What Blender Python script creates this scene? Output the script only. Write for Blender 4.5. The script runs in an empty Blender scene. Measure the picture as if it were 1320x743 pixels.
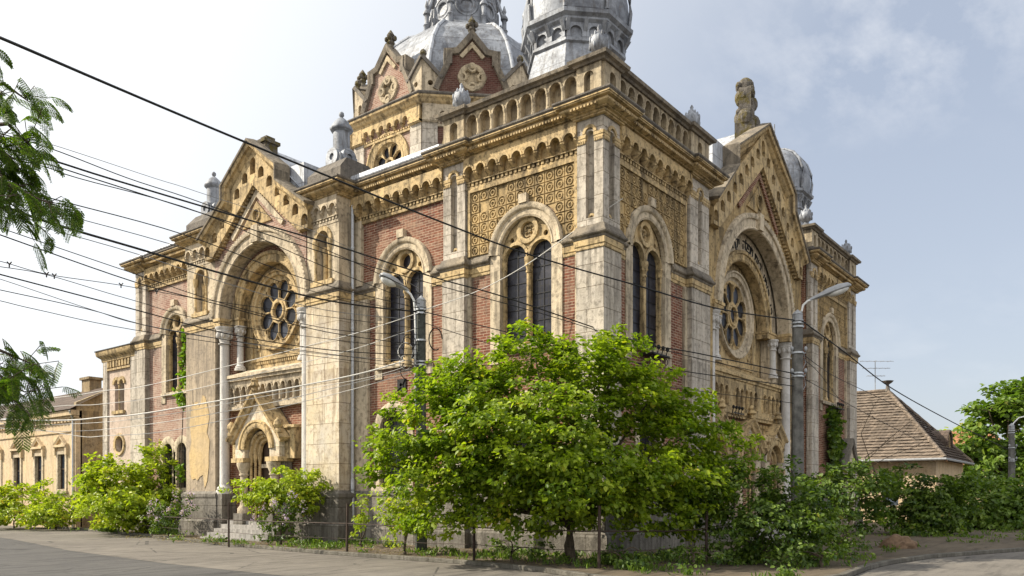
import bpy, bmesh, math, random
import numpy as np
from mathutils import Vector, Matrix
from mathutils.geometry import tessellate_polygon
PI = math.pi
scene = bpy.context.scene
COL = scene.collection
random.seed(7)

# ------------------------------------------------------------------ camera model (used only to measure)
FW = Vector((.7872, .6167, 0)); RT = Vector((.6167, -.7872, 0)); CAM = Vector((-19.82, -12.17, 1.8)); FPX = 1034.0
def at(px, py, d):
    """point seen at photo pixel (px, py) at depth d metres"""
    return CAM + FW*d + RT*(d*(px-660)/FPX) + Vector((0, 0, (640-py)*d/FPX))
def ground_at(px, d):
    p = at(px, 640, d); p.z = 0; return p

# ------------------------------------------------------------------ object helpers
def new(name, bm, mat, parent=None, smooth=None):
    bmesh.ops.remove_doubles(bm, verts=bm.verts, dist=1e-5)
    bmesh.ops.recalc_face_normals(bm, faces=bm.faces)
    me = bpy.data.meshes.new(name); bm.to_mesh(me); bm.free()
    me.materials.append(mat)
    if smooth is not None:
        for p in me.polygons: p.use_smooth = True
        me.set_sharp_from_angle(angle=math.radians(smooth))
    o = bpy.data.objects.new(name, me); COL.objects.link(o)
    if parent: o.parent = parent
    return o
def empty(name, loc=(0, 0, 0), parent=None):
    o = bpy.data.objects.new(name, None); COL.objects.link(o); o.location = loc
    o.empty_display_size = .3
    if parent: o.parent = parent
    return o
def tag(o, label=None, cat=None, group=None, kind=None):
    if label: o['label'] = label
    if cat: o['category'] = cat
    if group: o['group'] = group
    if kind: o['kind'] = kind
    return o
def copy_tree(o, parent=None):
    c = o.copy(); COL.objects.link(c)
    if parent: c.parent = parent
    for ch in list(o.children): copy_tree(ch, c)
    return c
def B(): return bmesh.new()

# ------------------------------------------------------------------ facade coordinates: s along the wall, z up, o outward
class Fc:
    def __init__(f, org, sd, od):
        f.g = Vector(org); f.s = Vector(sd); f.o = Vector(od)
    def p(f, s, z, o=0):
        v = f.g + f.s*s + f.o*o; v.z += z; return v
def quad(bm, a, b, c, d):
    bm.faces.new([bm.verts.new(v) for v in (a, b, c, d)])
def box(bm, F, s0, s1, z0, z1, o0, o1):
    v = [bm.verts.new(F.p(s, z, o)) for o in (o0, o1) for z in (z0, z1) for s in (s0, s1)]
    for q in ((0,1,3,2),(4,5,7,6),(0,1,5,4),(2,3,7,6),(0,2,6,4),(1,3,7,5)):
        bm.faces.new([v[i] for i in q])
WF = Fc((0,0,0),(1,0,0),(0,1,0))
def wbox(bm, x0, x1, y0, y1, z0, z1): box(bm, WF, x0, x1, z0, z1, y0, y1)
def taper(bm, F, s0, s1, z0, z1, o0, o1, ds, do):
    """box whose top shrinks by ds each side and do at the front"""
    b = [F.p(s0,z0,o0),F.p(s1,z0,o0),F.p(s1,z0,o1),F.p(s0,z0,o1)]
    t = [F.p(s0+ds,z1,o0),F.p(s1-ds,z1,o0),F.p(s1-ds,z1,o1-do),F.p(s0+ds,z1,o1-do)]
    v = [bm.verts.new(q) for q in b+t]
    for q in ((0,1,2,3),(4,5,6,7),(0,1,5,4),(1,2,6,5),(2,3,7,6),(3,0,4,7)): bm.faces.new([v[i] for i in q])
def plate(bm, F, outer, holes, o1, o0, sides=True, hs=True):
    """flat front at o1 with holes; reveals go back to o0"""
    loops = [outer]+holes
    tris = tessellate_polygon([[Vector((a, b, 0)) for a, b in L] for L in loops])
    flat = [q for L in loops for q in L]
    vs = [bm.verts.new(F.p(a, b, o1)) for a, b in flat]
    for t in tris:
        try: bm.faces.new([vs[i] for i in t])
        except ValueError: pass
    k = 0
    for i, L in enumerate(loops):
        n = len(L)
        if (i == 0 and sides) or (i > 0 and hs):
            bk = [bm.verts.new(F.p(a, b, o0)) for a, b in L]
            for j in range(n):
                bm.faces.new([vs[k+j], vs[k+(j+1) % n], bk[(j+1) % n], bk[j]])
        k += n
def rect(s0, s1, z0, z1): return [(s0,z0),(s1,z0),(s1,z1),(s0,z1)]
def archp(c, z0, zs, r, n=14, st=1.0):
    """arched opening outline: sill z0, springing zs"""
    return [(c-r, z0), (c+r, z0)] + [(c+r*math.cos(PI*i/n), zs+st*r*math.sin(PI*i/n)) for i in range(n+1)]
def circ(c, z, r, n=24, rz=None):
    rz = rz or r
    return [(c+r*math.cos(2*PI*i/n), z+rz*math.sin(2*PI*i/n)) for i in range(n)]
def petal(c, z, a, r0, r1, w, n=8):
    """one rose-window light, round at the outer end"""
    ca, sa = math.cos(a), math.sin(a); out = []
    rc = r1-w
    pts = [(r0, -w*.56)] + [(rc+w*math.cos(t), w*math.sin(t)) for t in [(-PI/2-.25)+(PI+.5)*i/n for i in range(n+1)]] + [(r0, w*.56)]
    return [(c+u*ca-v*sa, z+u*sa+v*ca) for u, v in pts]
def arcs(bm, F, c, z, prof, a0=0, a1=PI, n=28, closed=False):
    """sweep a profile of (radius, o) along an arc"""
    rows = []
    for i in range(n+1):
        a = a0+(a1-a0)*i/n
        rows.append([bm.verts.new(F.p(c+r*math.cos(a), z+r*math.sin(a), o)) for r, o in prof])
    for i in range(n):
        for j in range(len(prof)-1):
            bm.faces.new([rows[i][j], rows[i+1][j], rows[i+1][j+1], rows[i][j+1]])
def offs(pts, closed=False):
    """mitre directions to the right of a polyline"""
    n = len(pts); out = []
    for i in range(n):
        def nd(a, b):
            dx, dy = b[0]-a[0], b[1]-a[1]; l = math.hypot(dx, dy); return (dy/l, -dx/l)
        if closed or 0 < i < n-1:
            n1 = nd(pts[i-1], pts[i]); n2 = nd(pts[i], pts[(i+1) % n])
            mx, my = n1[0]+n2[0], n1[1]+n2[1]; q = 1+n1[0]*n2[0]+n1[1]*n2[1]
            q = max(q, .25); out.append((mx/q, my/q))
        elif i == 0: out.append(nd(pts[0], pts[1]))
        else: out.append(nd(pts[-2], pts[-1]))
    return out
def hsweep(bm, pts, prof, closed=False):
    """cornice: profile (o, z) along a plan polyline, outward = right of travel"""
    of = offs(pts, closed); rows = []
    for (x, y), (a, b) in zip(pts, of):
        rows.append([bm.verts.new((x+a*o, y+b*o, z)) for o, z in prof])
    m = len(pts); 
    for i in range(m if closed else m-1):
        r0, r1 = rows[i], rows[(i+1) % m]
        for j in range(len(prof)-1): bm.faces.new([r0[j], r1[j], r1[j+1], r0[j+1]])
    if not closed:
        for r in (rows[0], rows[-1]):
            if len(r) > 2: bm.faces.new(r)
def rake(bm, F, pts, prof):
    """raking cornice in the wall plane: profile (d outward in plane, o), outward = right of travel in (s,z)"""
    of = offs(pts); rows = []
    for (s, z), (a, b) in zip(pts, of):
        rows.append([bm.verts.new(F.p(s+a*d, z+b*d, o)) for d, o in prof])
    for i in range(len(pts)-1):
        for j in range(len(prof)-1): bm.faces.new([rows[i][j], rows[i+1][j], rows[i+1][j+1], rows[i][j+1]])
    for r in (rows[0], rows[-1]): bm.faces.new(r)
def lathe(bm, c, prof, n=16, rot=0, sx=1, sy=1):
    c = Vector(c); rows = []
    for r, z in prof:
        rows.append([bm.verts.new((c.x+sx*r*math.cos(rot+2*PI*i/n), c.y+sy*r*math.sin(rot+2*PI*i/n), c.z+z)) for i in range(n)])
    for a, b in zip(rows, rows[1:]):
        for i in range(n): bm.faces.new([a[i], a[(i+1) % n], b[(i+1) % n], b[i]])
    bm.faces.new(rows[-1]); bm.faces.new(rows[0][::-1])
def tube(bm, pts, r, n=6, r1=None):
    pts = [Vector(p) for p in pts]; rows = []; m = len(pts)
    for i, p in enumerate(pts):
        t = (pts[min(i+1, m-1)]-pts[max(i-1, 0)])
        t = t.normalized() if t.length > 1e-9 else Vector((0,0,1))
        u = t.cross(Vector((0, 0, 1)))
        if u.length < 1e-3: u = Vector((1, 0, 0))
        u.normalize(); v = t.cross(u)
        q = r if r1 is None else r+(r1-r)*i/(m-1)
        rows.append([bm.verts.new(p+u*q*math.cos(2*PI*k/n)+v*q*math.sin(2*PI*k/n)) for k in range(n)])
    for a, b in zip(rows, rows[1:]):
        for k in range(n): bm.faces.new([a[k], a[(k+1) % n], b[(k+1) % n], b[k]])
    bm.faces.new(rows[0]); bm.faces.new(rows[-1])
def ball(bm, c, r, sx=1, sy=1, sz=1, n=10):
    lathe(bm, c, [(max(.002, r*math.sin(PI*i/n)), -r*sz*math.cos(PI*i/n)) for i in range(n+1)], 12, 0, sx, sy)

# ------------------------------------------------------------------ materials
def mat(name):
    m = bpy.data.materials.new(name); m.use_nodes = True
    nt = m.node_tree; nt.nodes.clear()
    out = nt.nodes.new('ShaderNodeOutputMaterial'); b = nt.nodes.new('ShaderNodeBsdfPrincipled')
    nt.links.new(b.outputs[0], out.inputs[0])
    b.inputs['Specular IOR Level'].default_value = .25
    return m, nt, b
def N(nt, t, **k):
    n = nt.nodes.new('ShaderNode'+t)
    for a, v in k.items(): setattr(n, a, v)
    return n
def LK(nt, a, b): nt.links.new(a, b)
def noise(nt, vec, scale, detail=4, rough=.6):
    n = N(nt, 'TexNoise'); n.inputs['Scale'].default_value = scale; n.inputs['Detail'].default_value = detail; n.inputs['Roughness'].default_value = rough
    LK(nt, vec, n.inputs['Vector']); return n.outputs['Fac']
def ramp(nt, fac, stops):
    r = N(nt, 'ValToRGB'); e = r.color_ramp.elements
    while len(e) < len(stops): e.new(.5)
    for q, (p, c) in zip(e, stops):
        q.position = p; q.color = (c, c, c, 1) if not hasattr(c, '__len__') else (*c, 1)
    LK(nt, fac, r.inputs['Fac']); return r.outputs['Color']
def mix(nt, fac, a, b, mode='MIX'):
    m = N(nt, 'Mix', data_type='RGBA', blend_type=mode)
    for sock, v in ((m.inputs[0], fac), (m.inputs[6], a), (m.inputs[7], b)):
        if hasattr(v, 'is_linked'): LK(nt, v, sock)
        elif hasattr(v, '__len__'): sock.default_value = (*v, 1)
        else: sock.default_value = v
    return m.outputs[2]
def mathn(nt, op, a, b=None):
    m = N(nt, 'Math', operation=op)
    for i, v in enumerate((a, b)):
        if v is None: continue
        if hasattr(v, 'is_linked'): LK(nt, v, m.inputs[i])
        else: m.inputs[i].default_value = v
    return m.outputs[0]
def pos(nt): return N(nt, 'NewGeometry').outputs['Position']
def wallvec(nt):
    """(y - x, z) : runs along every wall of the place"""
    s = N(nt, 'SeparateXYZ'); LK(nt, pos(nt), s.inputs[0])
    c = N(nt, 'CombineXYZ'); LK(nt, mathn(nt, 'SUBTRACT', s.outputs[1], s.outputs[0]), c.inputs[0]); LK(nt, s.outputs[2], c.inputs[1])
    return c.outputs[0]
def scalev(nt, v, sc):
    m = N(nt, 'Mapping'); LK(nt, v, m.inputs['Vector']); m.inputs['Scale'].default_value = sc; return m.outputs[0]
def bump(nt, b, h, strength=.3, dist=.02):
    n = N(nt, 'Bump'); n.inputs['Strength'].default_value = strength; n.inputs['Distance'].default_value = dist
    LK(nt, h, n.inputs['Height']); LK(nt, n.outputs[0], b.inputs['Normal'])
def ledge_stain(nt, P, streak):
    """water streaks that start under the string course and the cornice and fade downwards, and damp at the foot of the wall"""
    s = N(nt, 'SeparateXYZ'); LK(nt, P, s.inputs[0]); z = s.outputs[2]; tot = None
    for top, ln in ((9.03, 2.2), (12.15, 1.3), (6.5, 1.5), (14.4, .7)):
        m = N(nt, 'MapRange'); LK(nt, z, m.inputs['Value']); m.inputs['From Min'].default_value = top-ln; m.inputs['From Max'].default_value = top
        q = mathn(nt, 'MULTIPLY', m.outputs[0], mathn(nt, 'LESS_THAN', z, top+.02)); tot = q if tot is None else mathn(nt, 'ADD', tot, q)
    m = N(nt, 'MapRange'); LK(nt, z, m.inputs['Value']); m.inputs['From Min'].default_value = 3.4; m.inputs['From Max'].default_value = .3
    tot = mathn(nt, 'ADD', tot, mathn(nt, 'MULTIPLY', m.outputs[0], .8))
    return mathn(nt, 'MULTIPLY', tot, ramp(nt, streak, [(.42, 0), (.62, 1)]))
def stone(name, c1, c2, dirt, amt=.5, blocks=None, rough=.85, bs=.35, lichen=None):
    m, nt, b = mat(name); P = pos(nt)
    n1 = noise(nt, P, .9, 5); n2 = noise(nt, P, 6, 6, .7); n3 = noise(nt, P, 28, 3)
    st = noise(nt, scalev(nt, P, (2.2, 2.2, .22)), 1.6, 5, .65)
    col = mix(nt, ramp(nt, n1, [(.35, 0), (.65, 1)]), c1, c2)
    col = mix(nt, mathn(nt, 'MULTIPLY', ramp(nt, n2, [(.50, 0), (.64, 1)]), amt*.85), col, dirt)
    n4 = noise(nt, scalev(nt, P, (1, 1, .45)), 2.4, 7, .74); col = mix(nt, mathn(nt, 'MULTIPLY', ramp(nt, n4, [(.51, 0), (.74, 1)]), amt*.7), col, tuple(q*.8 for q in dirt))
    col = mix(nt, mathn(nt, 'MULTIPLY', ramp(nt, st, [(.50, 0), (.68, 1)]), amt), col, dirt)
    st2 = noise(nt, scalev(nt, P, (5, 5, .35)), 1.3, 5, .65); col = mix(nt, mathn(nt, 'MULTIPLY', ledge_stain(nt, P, st2), min(.8, amt*1.1)), col, dirt)
    col = mix(nt, mathn(nt, 'MULTIPLY', ramp(nt, n3, [(.3, 1), (.6, 0)]), .25), col, tuple(q*.55 for q in c1))
    if lichen:
        col = mix(nt, ramp(nt, noise(nt, P, 3.2, 6, .7), [(.48, 0), (.6, 1)]), col, lichen)
    h = mathn(nt, 'ADD', mathn(nt, 'MULTIPLY', n2, .7), mathn(nt, 'MULTIPLY', n3, .5))
    if blocks:
        br = N(nt, 'TexBrick'); LK(nt, wallvec(nt), br.inputs['Vector'])
        br.inputs['Scale'].default_value = 1; br.inputs['Brick Width'].default_value = blocks[0]; br.inputs['Row Height'].default_value = blocks[1]
        br.inputs['Mortar Size'].default_value = .012; br.inputs['Mortar Smooth'].default_value = .2
        br.inputs['Color1'].default_value = (.82, .82, .82, 1); br.inputs['Color2'].default_value = (1, 1, 1, 1); br.inputs['Mortar'].default_value = (.45, .42, .38, 1)
        col = mix(nt, 1.0, col, br.outputs['Color'], 'MULTIPLY')
        h = mathn(nt, 'SUBTRACT', h, mathn(nt, 'MULTIPLY', br.outputs['Fac'], 1.2))
    LK(nt, col, b.inputs['Base Color']); b.inputs['Roughness'].default_value = rough
    bump(nt, b, h, min(1, bs*1.7), .045)
    return m
def brick(name, c1, c2, mort, pale, paleamt):
    m, nt, b = mat(name); P = pos(nt)
    br = N(nt, 'TexBrick'); LK(nt, wallvec(nt), br.inputs['Vector'])
    br.inputs['Scale'].default_value = 1; br.inputs['Brick Width'].default_value = .29; br.inputs['Row Height'].default_value = .09
    br.inputs['Mortar Size'].default_value = .011; br.inputs['Mortar Smooth'].default_value = .3; br.inputs['Bias'].default_value = -.2
    br.inputs['Color1'].default_value = (*c1, 1); br.inputs['Color2'].default_value = (*c2, 1); br.inputs['Mortar'].default_value = (*mort, 1)
    n1 = noise(nt, P, .7, 6, .65); n2 = noise(nt, P, 9, 4)
    vb = N(nt, 'TexWhiteNoise', noise_dimensions='2D'); sv = N(nt, 'SeparateXYZ'); LK(nt, wallvec(nt), sv.inputs[0]); cb = N(nt, 'CombineXYZ'); LK(nt, mathn(nt, 'FLOOR', mathn(nt, 'DIVIDE', sv.outputs[0], .29)), cb.inputs[0]); LK(nt, mathn(nt, 'FLOOR', mathn(nt, 'DIVIDE', sv.outputs[1], .09)), cb.inputs[1]); LK(nt, cb.outputs[0], vb.inputs['Vector'])
    col = mix(nt, mathn(nt, 'MULTIPLY', ramp(nt, vb.outputs['Value'], [(.65, 0), (1, 1)]), .32), br.outputs['Color'], mort)
    col = mix(nt, mathn(nt, 'MULTIPLY', ramp(nt, n2, [(.45, 0), (.7, 1)]), .45), col, tuple(q*.5 for q in c1))
    col = mix(nt, mathn(nt, 'MULTIPLY', ramp(nt, n1, [(.42, 0), (.66, 1)]), paleamt), col, pale)
    st = noise(nt, scalev(nt, P, (2, 2, .2)), 1.5, 5, .65)
    col = mix(nt, mathn(nt, 'MULTIPLY', ramp(nt, st, [(.55, 0), (.75, 1)]), .45), col, (.10, .075, .06))
    st2 = noise(nt, scalev(nt, P, (5, 5, .35)), 1.3, 5, .65); col = mix(nt, mathn(nt, 'MULTIPLY', ledge_stain(nt, P, st2), .6), col, (.075, .06, .05))
    n7 = noise(nt, P, 3.3, 5, .7); col = mix(nt, mathn(nt, 'MULTIPLY', ramp(nt, n7, [(.6, 0), (.68, 1)]), .7), col, pale)
    LK(nt, col, b.inputs['Base Color']); b.inputs['Roughness'].default_value = .9
    bump(nt, b, mathn(nt, 'SUBTRACT', mathn(nt, 'MULTIPLY', n2, .5), br.outputs['Fac']), .5, .012)
    return m
def plain(name, c, rough=.6, metal=0, var=.25, sc=6, c2=None, spec=.3, bs=.15):
    m, nt, b = mat(name); P = pos(nt); n = noise(nt, P, sc, 5, .65)
    c2 = c2 or tuple(q*(1-var) for q in c)
    LK(nt, mix(nt, ramp(nt, n, [(.35, 0), (.68, 1)]), c, c2), b.inputs['Base Color'])
    b.inputs['Roughness'].default_value = rough; b.inputs['Metallic'].default_value = metal; b.inputs['Specular IOR Level'].default_value = spec
    bump(nt, b, n, bs, .02); return m
def tin(name, c, c2):
    m, nt, b = mat(name); P = pos(nt)
    n1 = noise(nt, P, 1.3, 6, .7); st = noise(nt, scalev(nt, P, (3, 3, .4)), 2, 5, .7); n3 = noise(nt, P, 14, 4)
    col = mix(nt, ramp(nt, n1, [(.38, 0), (.64, 1)]), c, c2)
    col = mix(nt, mathn(nt, 'MULTIPLY', ramp(nt, st, [(.50, 0), (.66, 1)]), .7), col, (.10, .092, .085))
    n9 = noise(nt, P, 3.5, 6, .75); col = mix(nt, mathn(nt, 'MULTIPLY', ramp(nt, n9, [(.58, 0), (.70, 1)]), .6), col, (.16, .115, .075))
    s = N(nt, 'SeparateXYZ'); LK(nt, P, s.inputs[0])
    f = mathn(nt, 'FRACT', mathn(nt, 'MULTIPLY', s.outputs[2], 1.15))
    seam = mathn(nt, 'LESS_THAN', f, .045)
    col = mix(nt, mathn(nt, 'MULTIPLY', seam, .5), col, (.10, .10, .11))
    LK(nt, col, b.inputs['Base Color']); b.inputs['Metallic'].default_value = .25
    LK(nt, ramp(nt, n3, [(.3, .5), (.7, .75)]), b.inputs['Roughness'])
    bump(nt, b, mathn(nt, 'ADD', mathn(nt, 'MULTIPLY', n1, .8), mathn(nt, 'ADD', mathn(nt, 'MULTIPLY', n3, .2), mathn(nt, 'MULTIPLY', seam, .3))), .35, .05)
    return m
def leafmat(name, ca, cb, trans=.5, cm=None):
    m, nt, b = mat(name)
    a = N(nt, 'Attribute', attribute_name='var')
    col = ramp(nt, a.outputs['Fac'], [(0, ca), (.62, tuple((p+q)/2 for p, q in zip(ca, cb))), (.93, cb), (.99, (cb[0]*1.05, cb[1]*.72, cb[2]))])
    LK(nt, col, b.inputs['Base Color']); b.inputs['Roughness'].default_value = .45; b.inputs['Specular IOR Level'].default_value = .35
    t = N(nt, 'BsdfTranslucent'); LK(nt, mix(nt, 1.0, col, (1.35, 1.5, .55), 'MULTIPLY'), t.inputs['Color'])
    mx = N(nt, 'MixShader'); mx.inputs[0].default_value = trans
    LK(nt, b.outputs[0], mx.inputs[1]); LK(nt, t.outputs[0], mx.inputs[2])
    out = [n for n in nt.nodes if n.type == 'OUTPUT_MATERIAL'][0]; LK(nt, mx.outputs[0], out.inputs[0])
    return m

M = {}
M['pale'] = stone('pale_limestone', (.61, .54, .44), (.50, .45, .38), (.11, .095, .075), .72, blocks=(1.15, .66))
M['pale_plain'] = stone('pale_render', (.61, .51, .36), (.49, .41, .295), (.095, .078, .056), .75)
M['ochre'] = stone('ochre_stone', (.60, .44, .22), (.46, .35, .195), (.06, .044, .026), .9)
M['grime'] = stone('sooty_moulding', (.30, .25, .18), (.16, .14, .115), (.05, .044, .036), .7, bs=.5)
M['white'] = stone('white_column_stone', (.62, .60, .56), (.52, .50, .47), (.25, .23, .2), .4)
M['orn'] = stone('ornament_stone', (.50, .36, .17), (.37, .27, .135), (.05, .037, .022), .85)
M['patch'] = stone('patched_render', (.68, .57, .39), (.57, .52, .44), (.20, .14, .085), .65, blocks=(1.3, .75))
M['dark'] = stone('weathered_coping', (.13, .115, .10), (.21, .185, .15), (.04, .036, .032), .6, bs=.6)
M['moss'] = stone('mossy_stone', (.11, .095, .075), (.20, .18, .155), (.03, .026, .02), .75, bs=.9, lichen=(.10, .08, .022))
M['peel'] = stone('peeling_plaster', (.46, .37, .26), (.33, .27, .20), (.12, .10, .075), .7, bs=1)
M['plinth'] = stone('plinth_stone', (.27, .245, .205), (.20, .185, .16), (.07, .062, .05), .75, blocks=(1.4, .7), bs=.5)  # grey stone, darkened further to stand in for shade under the tree
M['cement'] = stone('cement_render', (.38, .36, .33), (.30, .29, .27), (.12, .11, .10), .65, bs=.4)
M['brick'] = brick('red_brick', (.115, .030, .016), (.235, .082, .046), (.41, .32, .23), (.31, .20, .13), .36)
M['brick_pale'] = brick('faded_sunlit_brick', (.21, .09, .06), (.32, .185, .135), (.48, .40, .32), (.42, .335, .265), .7)
M['brick_shaded'] = brick('shaded_red_brick', (.08, .026, .018), (.125, .045, .033), (.19, .14, .11), (.20, .13, .095), .45)
M['tin'] = tin('grey_sheet_metal', (.34, .36, .39), (.13, .138, .155))
M['tinw'] = tin('bright_sheet_metal', (.52, .54, .57), (.34, .36, .39))
M['wood'] = plain('dark_wood', (.07, .045, .03), .6)
M['iron'] = plain('black_iron', (.018, .017, .016), .55, .3)
M['rust'] = plain('rusty_iron', (.06, .04, .03), .75, .1, .5)
M['steel'] = plain('galvanised_pipe', (.50, .52, .54), .45, .5)
M['conc'] = plain('pole_concrete', (.17, .165, .15), .9, 0, .6, 3.5, bs=.5)
M['lamp_grey'] = plain('lamp_housing', (.33, .34, .35), .5, .1)
M['lamp_white'] = plain('lamp_shade_white', (.75, .75, .72), .35)
M['cable'] = plain('black_cable', (.012, .012, .013), .6)
M['cable_sunlit'] = plain('sunlit_cable', (.62, .60, .55), .6)  # sunlight on these wires is put into the pale colour
M['cable_grey'] = plain('grey_cable', (.22, .22, .22), .6)
def glassmat():
    m, nt, b = mat('leaded_dark_glass'); W = wallvec(nt)
    br = N(nt, 'TexBrick'); LK(nt, W, br.inputs['Vector']); br.offset = 0
    br.inputs['Scale'].default_value = 1; br.inputs['Brick Width'].default_value = .30; br.inputs['Row Height'].default_value = .42; br.inputs['Mortar Size'].default_value = .012
    br.inputs['Color1'].default_value = (.008, .008, .013, 1); br.inputs['Color2'].default_value = (.018, .019, .03, 1); br.inputs['Mortar'].default_value = (.02, .018, .016, 1)
    n = noise(nt, pos(nt), 1.5, 4); col = mix(nt, ramp(nt, n, [(.5, 0), (.72, 1)]), br.outputs['Color'], (.05, .05, .06))
    LK(nt, col, b.inputs['Base Color']); b.inputs['Roughness'].default_value = .3; b.inputs['Specular IOR Level'].default_value = .28
    bump(nt, b, noise(nt, pos(nt), 7, 2), .25, .02); return m
M['glass'] = glassmat()
M['pane'] = plain('window_pane', (.10, .13, .17), .12, 0, .5, 2, spec=.8, bs=.05)

M['bal'] = stone('balustrade_stone', (.52, .42, .27), (.42, .355, .25), (.09, .07, .05), .75)

M['patchy'] = stone('orange_plaster', (.58, .42, .20), (.50, .38, .22), (.26, .19, .11), .5, bs=.6)
M['conc_dark'] = plain('dark_pole_concrete', (.075, .08, .07), .9, 0, .5, 9, bs=.5)
M['annex'] = stone('tan_render', (.56, .44, .36), (.48, .39, .31), (.20, .16, .12), .55, bs=.5)
# ================================================================== SYNAGOGUE
SYN = empty('synagogue')
tag(SYN, 'large weathered brick and stone synagogue with tin domes, gables, arched windows and two rose windows', 'synagogue')
FL = Fc((0,0,0), (0,1,0), (-1,0,0))          # sunlit street front, plane x = 0
FR = Fc((0,0,0), (1,0,0), (0,-1,0))          # right hand front, plane y = 0
FT = Fc((-.6,0,0), (0,1,0), (-1,0,0))        # projecting transept
FC = Fc((0,.5,0), (1,0,0), (0,-1,0))         # recessed middle of the right front
TC = 15.95; CC = 13.1                        # axes of the two gabled middles
def part(name, bm, m, smooth=None, parent=None): return new(name, bm, M[m] if isinstance(m, str) else m, parent or SYN, smooth)

# ---------------------------------------------------------------- reusable facade pieces
def pier(F, s0, s1, m='pale', zl=9.05, zt=12.9, w=-.25, low=None, up=None):
    bm = B(); box(bm, F, s0 if low is None else low, s1, 0, zl+.02, w, 0); part('pier', bm, m)
    bm = B(); c = (s0+s1)/2
    plate(bm, F, rect(s0 if up is None else up, s1, 9.6, zt), [archp(c, 9.95, 12.35, .145, 10)], -.05, w)
    q = w+.03; quad(bm, F.p(c-.2, 9.6, q), F.p(c+.2, 9.6, q), F.p(c+.2, zt, q), F.p(c-.2, zt, q))
    part('pilaster', bm, m)
    bm = B()
    for a, b in ((s0, c-.145), (c+.145, s1)):
        box(bm, F, a-.015, b, 12.22, 12.30, -.1, -.015); box(bm, F, a-.03, b+.0, 12.303, 12.40, -.1, 0)
        for k in range(5):
            x = a+(b-a)*(k+.5)/5; box(bm, F, x-.02, x+.02, 12.14, 12.218, -.1, -.02)
    arcs(bm, F, c, 12.42, [(.15, -.08), (.15, .0), (.24, .0), (.24, -.08)], 0, PI, 12)
    arcs(bm, F, c, 9.98, [(.06, -.2), (.06, -.12), (.12, -.12), (.12, -.2)], 0, PI, 8)
    part('pilaster_capital', bm, 'ochre')
def dentils(bm, F, s0, s1, z0, z1, o0, o1, pitch=.17):
    n = int((s1-s0)/pitch)
    for k in range(n):
        x = s0+(k+.5)*(s1-s0)/n; box(bm, F, x-pitch*.29, x+pitch*.29, z0, z1, o0, o1)
def corbel_outline(s0, s1, n, zt, zb, r, leg):
    p = (s1-s0)/n; pts = [(s1, zt), (s0, zt), (s0, zb)]
    for k in range(n):
        c = s0+(k+.5)*p
        pts.append((c-r, zb))
        pts += [(c+r*math.cos(PI-PI*i/10), zb+leg+r*math.sin(PI*i/10)) for i in range(11)]
        pts.append((c+r, zb))
    pts.append((s1, zb)); return pts
def corbel_table(F, s0, s1, n, zb=12.30, zt=12.88, o1=.03, w=-.25, m='ochre'):
    p = (s1-s0)/n; r = p*.36; bm = B()
    plate(bm, F, corbel_outline(s0, s1, n, zt, zb, r, .10), [], o1, w)
    for k in range(n):
        c = s0+(k+.5)*p
        arcs(bm, F, c, zb+.10, [(r, o1-.02), (r, o1+.035), (r+.06, o1+.035), (r+.06, o1-.02)], 0, PI, 10)
    for k in range(n+1):
        c = s0+k*p; a = max(s0, c-p*.14); b = min(s1, c+p*.14)
        if b-a < .03: continue
        taper_c(bm, F, a, b, zb-.16, zb+.02, w, o1+.05)
    dentils(bm, F, s0, s1, zb-.30, zb-.20, w, w+.12)
    box(bm, F, s0, s1, zb-.42, zb-.302, w, w+.09); box(bm, F, s0, s1, zb-.198, zb-.165, w, w+.15)
    quad(bm, F.p(s0, zb-.16, w+.02), F.p(s1, zb-.16, w+.02), F.p(s1, zt, w+.02), F.p(s0, zt, w+.02))
    part('corbel_table', bm, m)
def taper_c(bm, F, s0, s1, z0, z1, o0, o1):
    """corbel: deep on top, shallow below"""
    h = o0+(o1-o0)*.35
    b = [F.p(s0,z0,o0),F.p(s1,z0,o0),F.p(s1,z0,h),F.p(s0,z0,h)]; t = [F.p(s0,z1,o0),F.p(s1,z1,o0),F.p(s1,z1,o1),F.p(s0,z1,o1)]
    v = [bm.verts.new(q) for q in b+t]
    for q in ((0,1,2,3),(4,5,6,7),(0,1,5,4),(1,2,6,5),(2,3,7,6),(3,0,4,7)): bm.faces.new([v[i] for i in q])
def balustrade(F, s0, s1, n, z0=13.55, z1=14.42, o1=-.12, th=.3, m='bal'):
    bm = B(); p = (s1-s0)/n; hs = []
    for k in range(n): hs.append(archp(s0+(k+.5)*p, z0+.06, z1-.10-p*.38, p*.38, 10))
    plate(bm, F, rect(s0, s1, z0, z1), hs, o1, o1-th)
    quad(bm, F.p(s0, z0, o1-th+.04), F.p(s1, z0, o1-th+.04), F.p(s1, z1, o1-th+.04), F.p(s0, z1, o1-th+.04))
    for k in range(n):
        c = s0+(k+.5)*p
        arcs(bm, F, c, z1-.10-p*.38, [(p*.38, o1-.01), (p*.38, o1+.03), (p*.47, o1+.03), (p*.47, o1-.01)], 0, PI, 10)
    for k in range(n+1):
        c = s0+k*p; q = z1-.10-p*.38
        if 0 < k < n:
            lathe(bm, F.p(c, z0+.06, o1-.01), [(.07,0),(.07,.05),(.045,.08),(.045,q-z0-.2),(.08,q-z0-.10),(.08,q-z0-.06)], 8)
    part('balustrade', bm, m)
def bal_pier(F, s0, s1, m='bal', z0=13.45, z1=14.45, o=-.02, th=.5):
    bm = B(); c = (s0+s1)/2
    plate(bm, F, rect(s0, s1, z0, z1), [archp(c, z0+.2, z1-.38, .17, 10)], o, o-th)
    quad(bm, F.p(s0+.03, z0, o-.2), F.p(s1-.03, z0, o-.2), F.p(s1-.03, z1, o-.2), F.p(s0+.03, z1, o-.2))
    part('balustrade_pier', bm, m)
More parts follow.
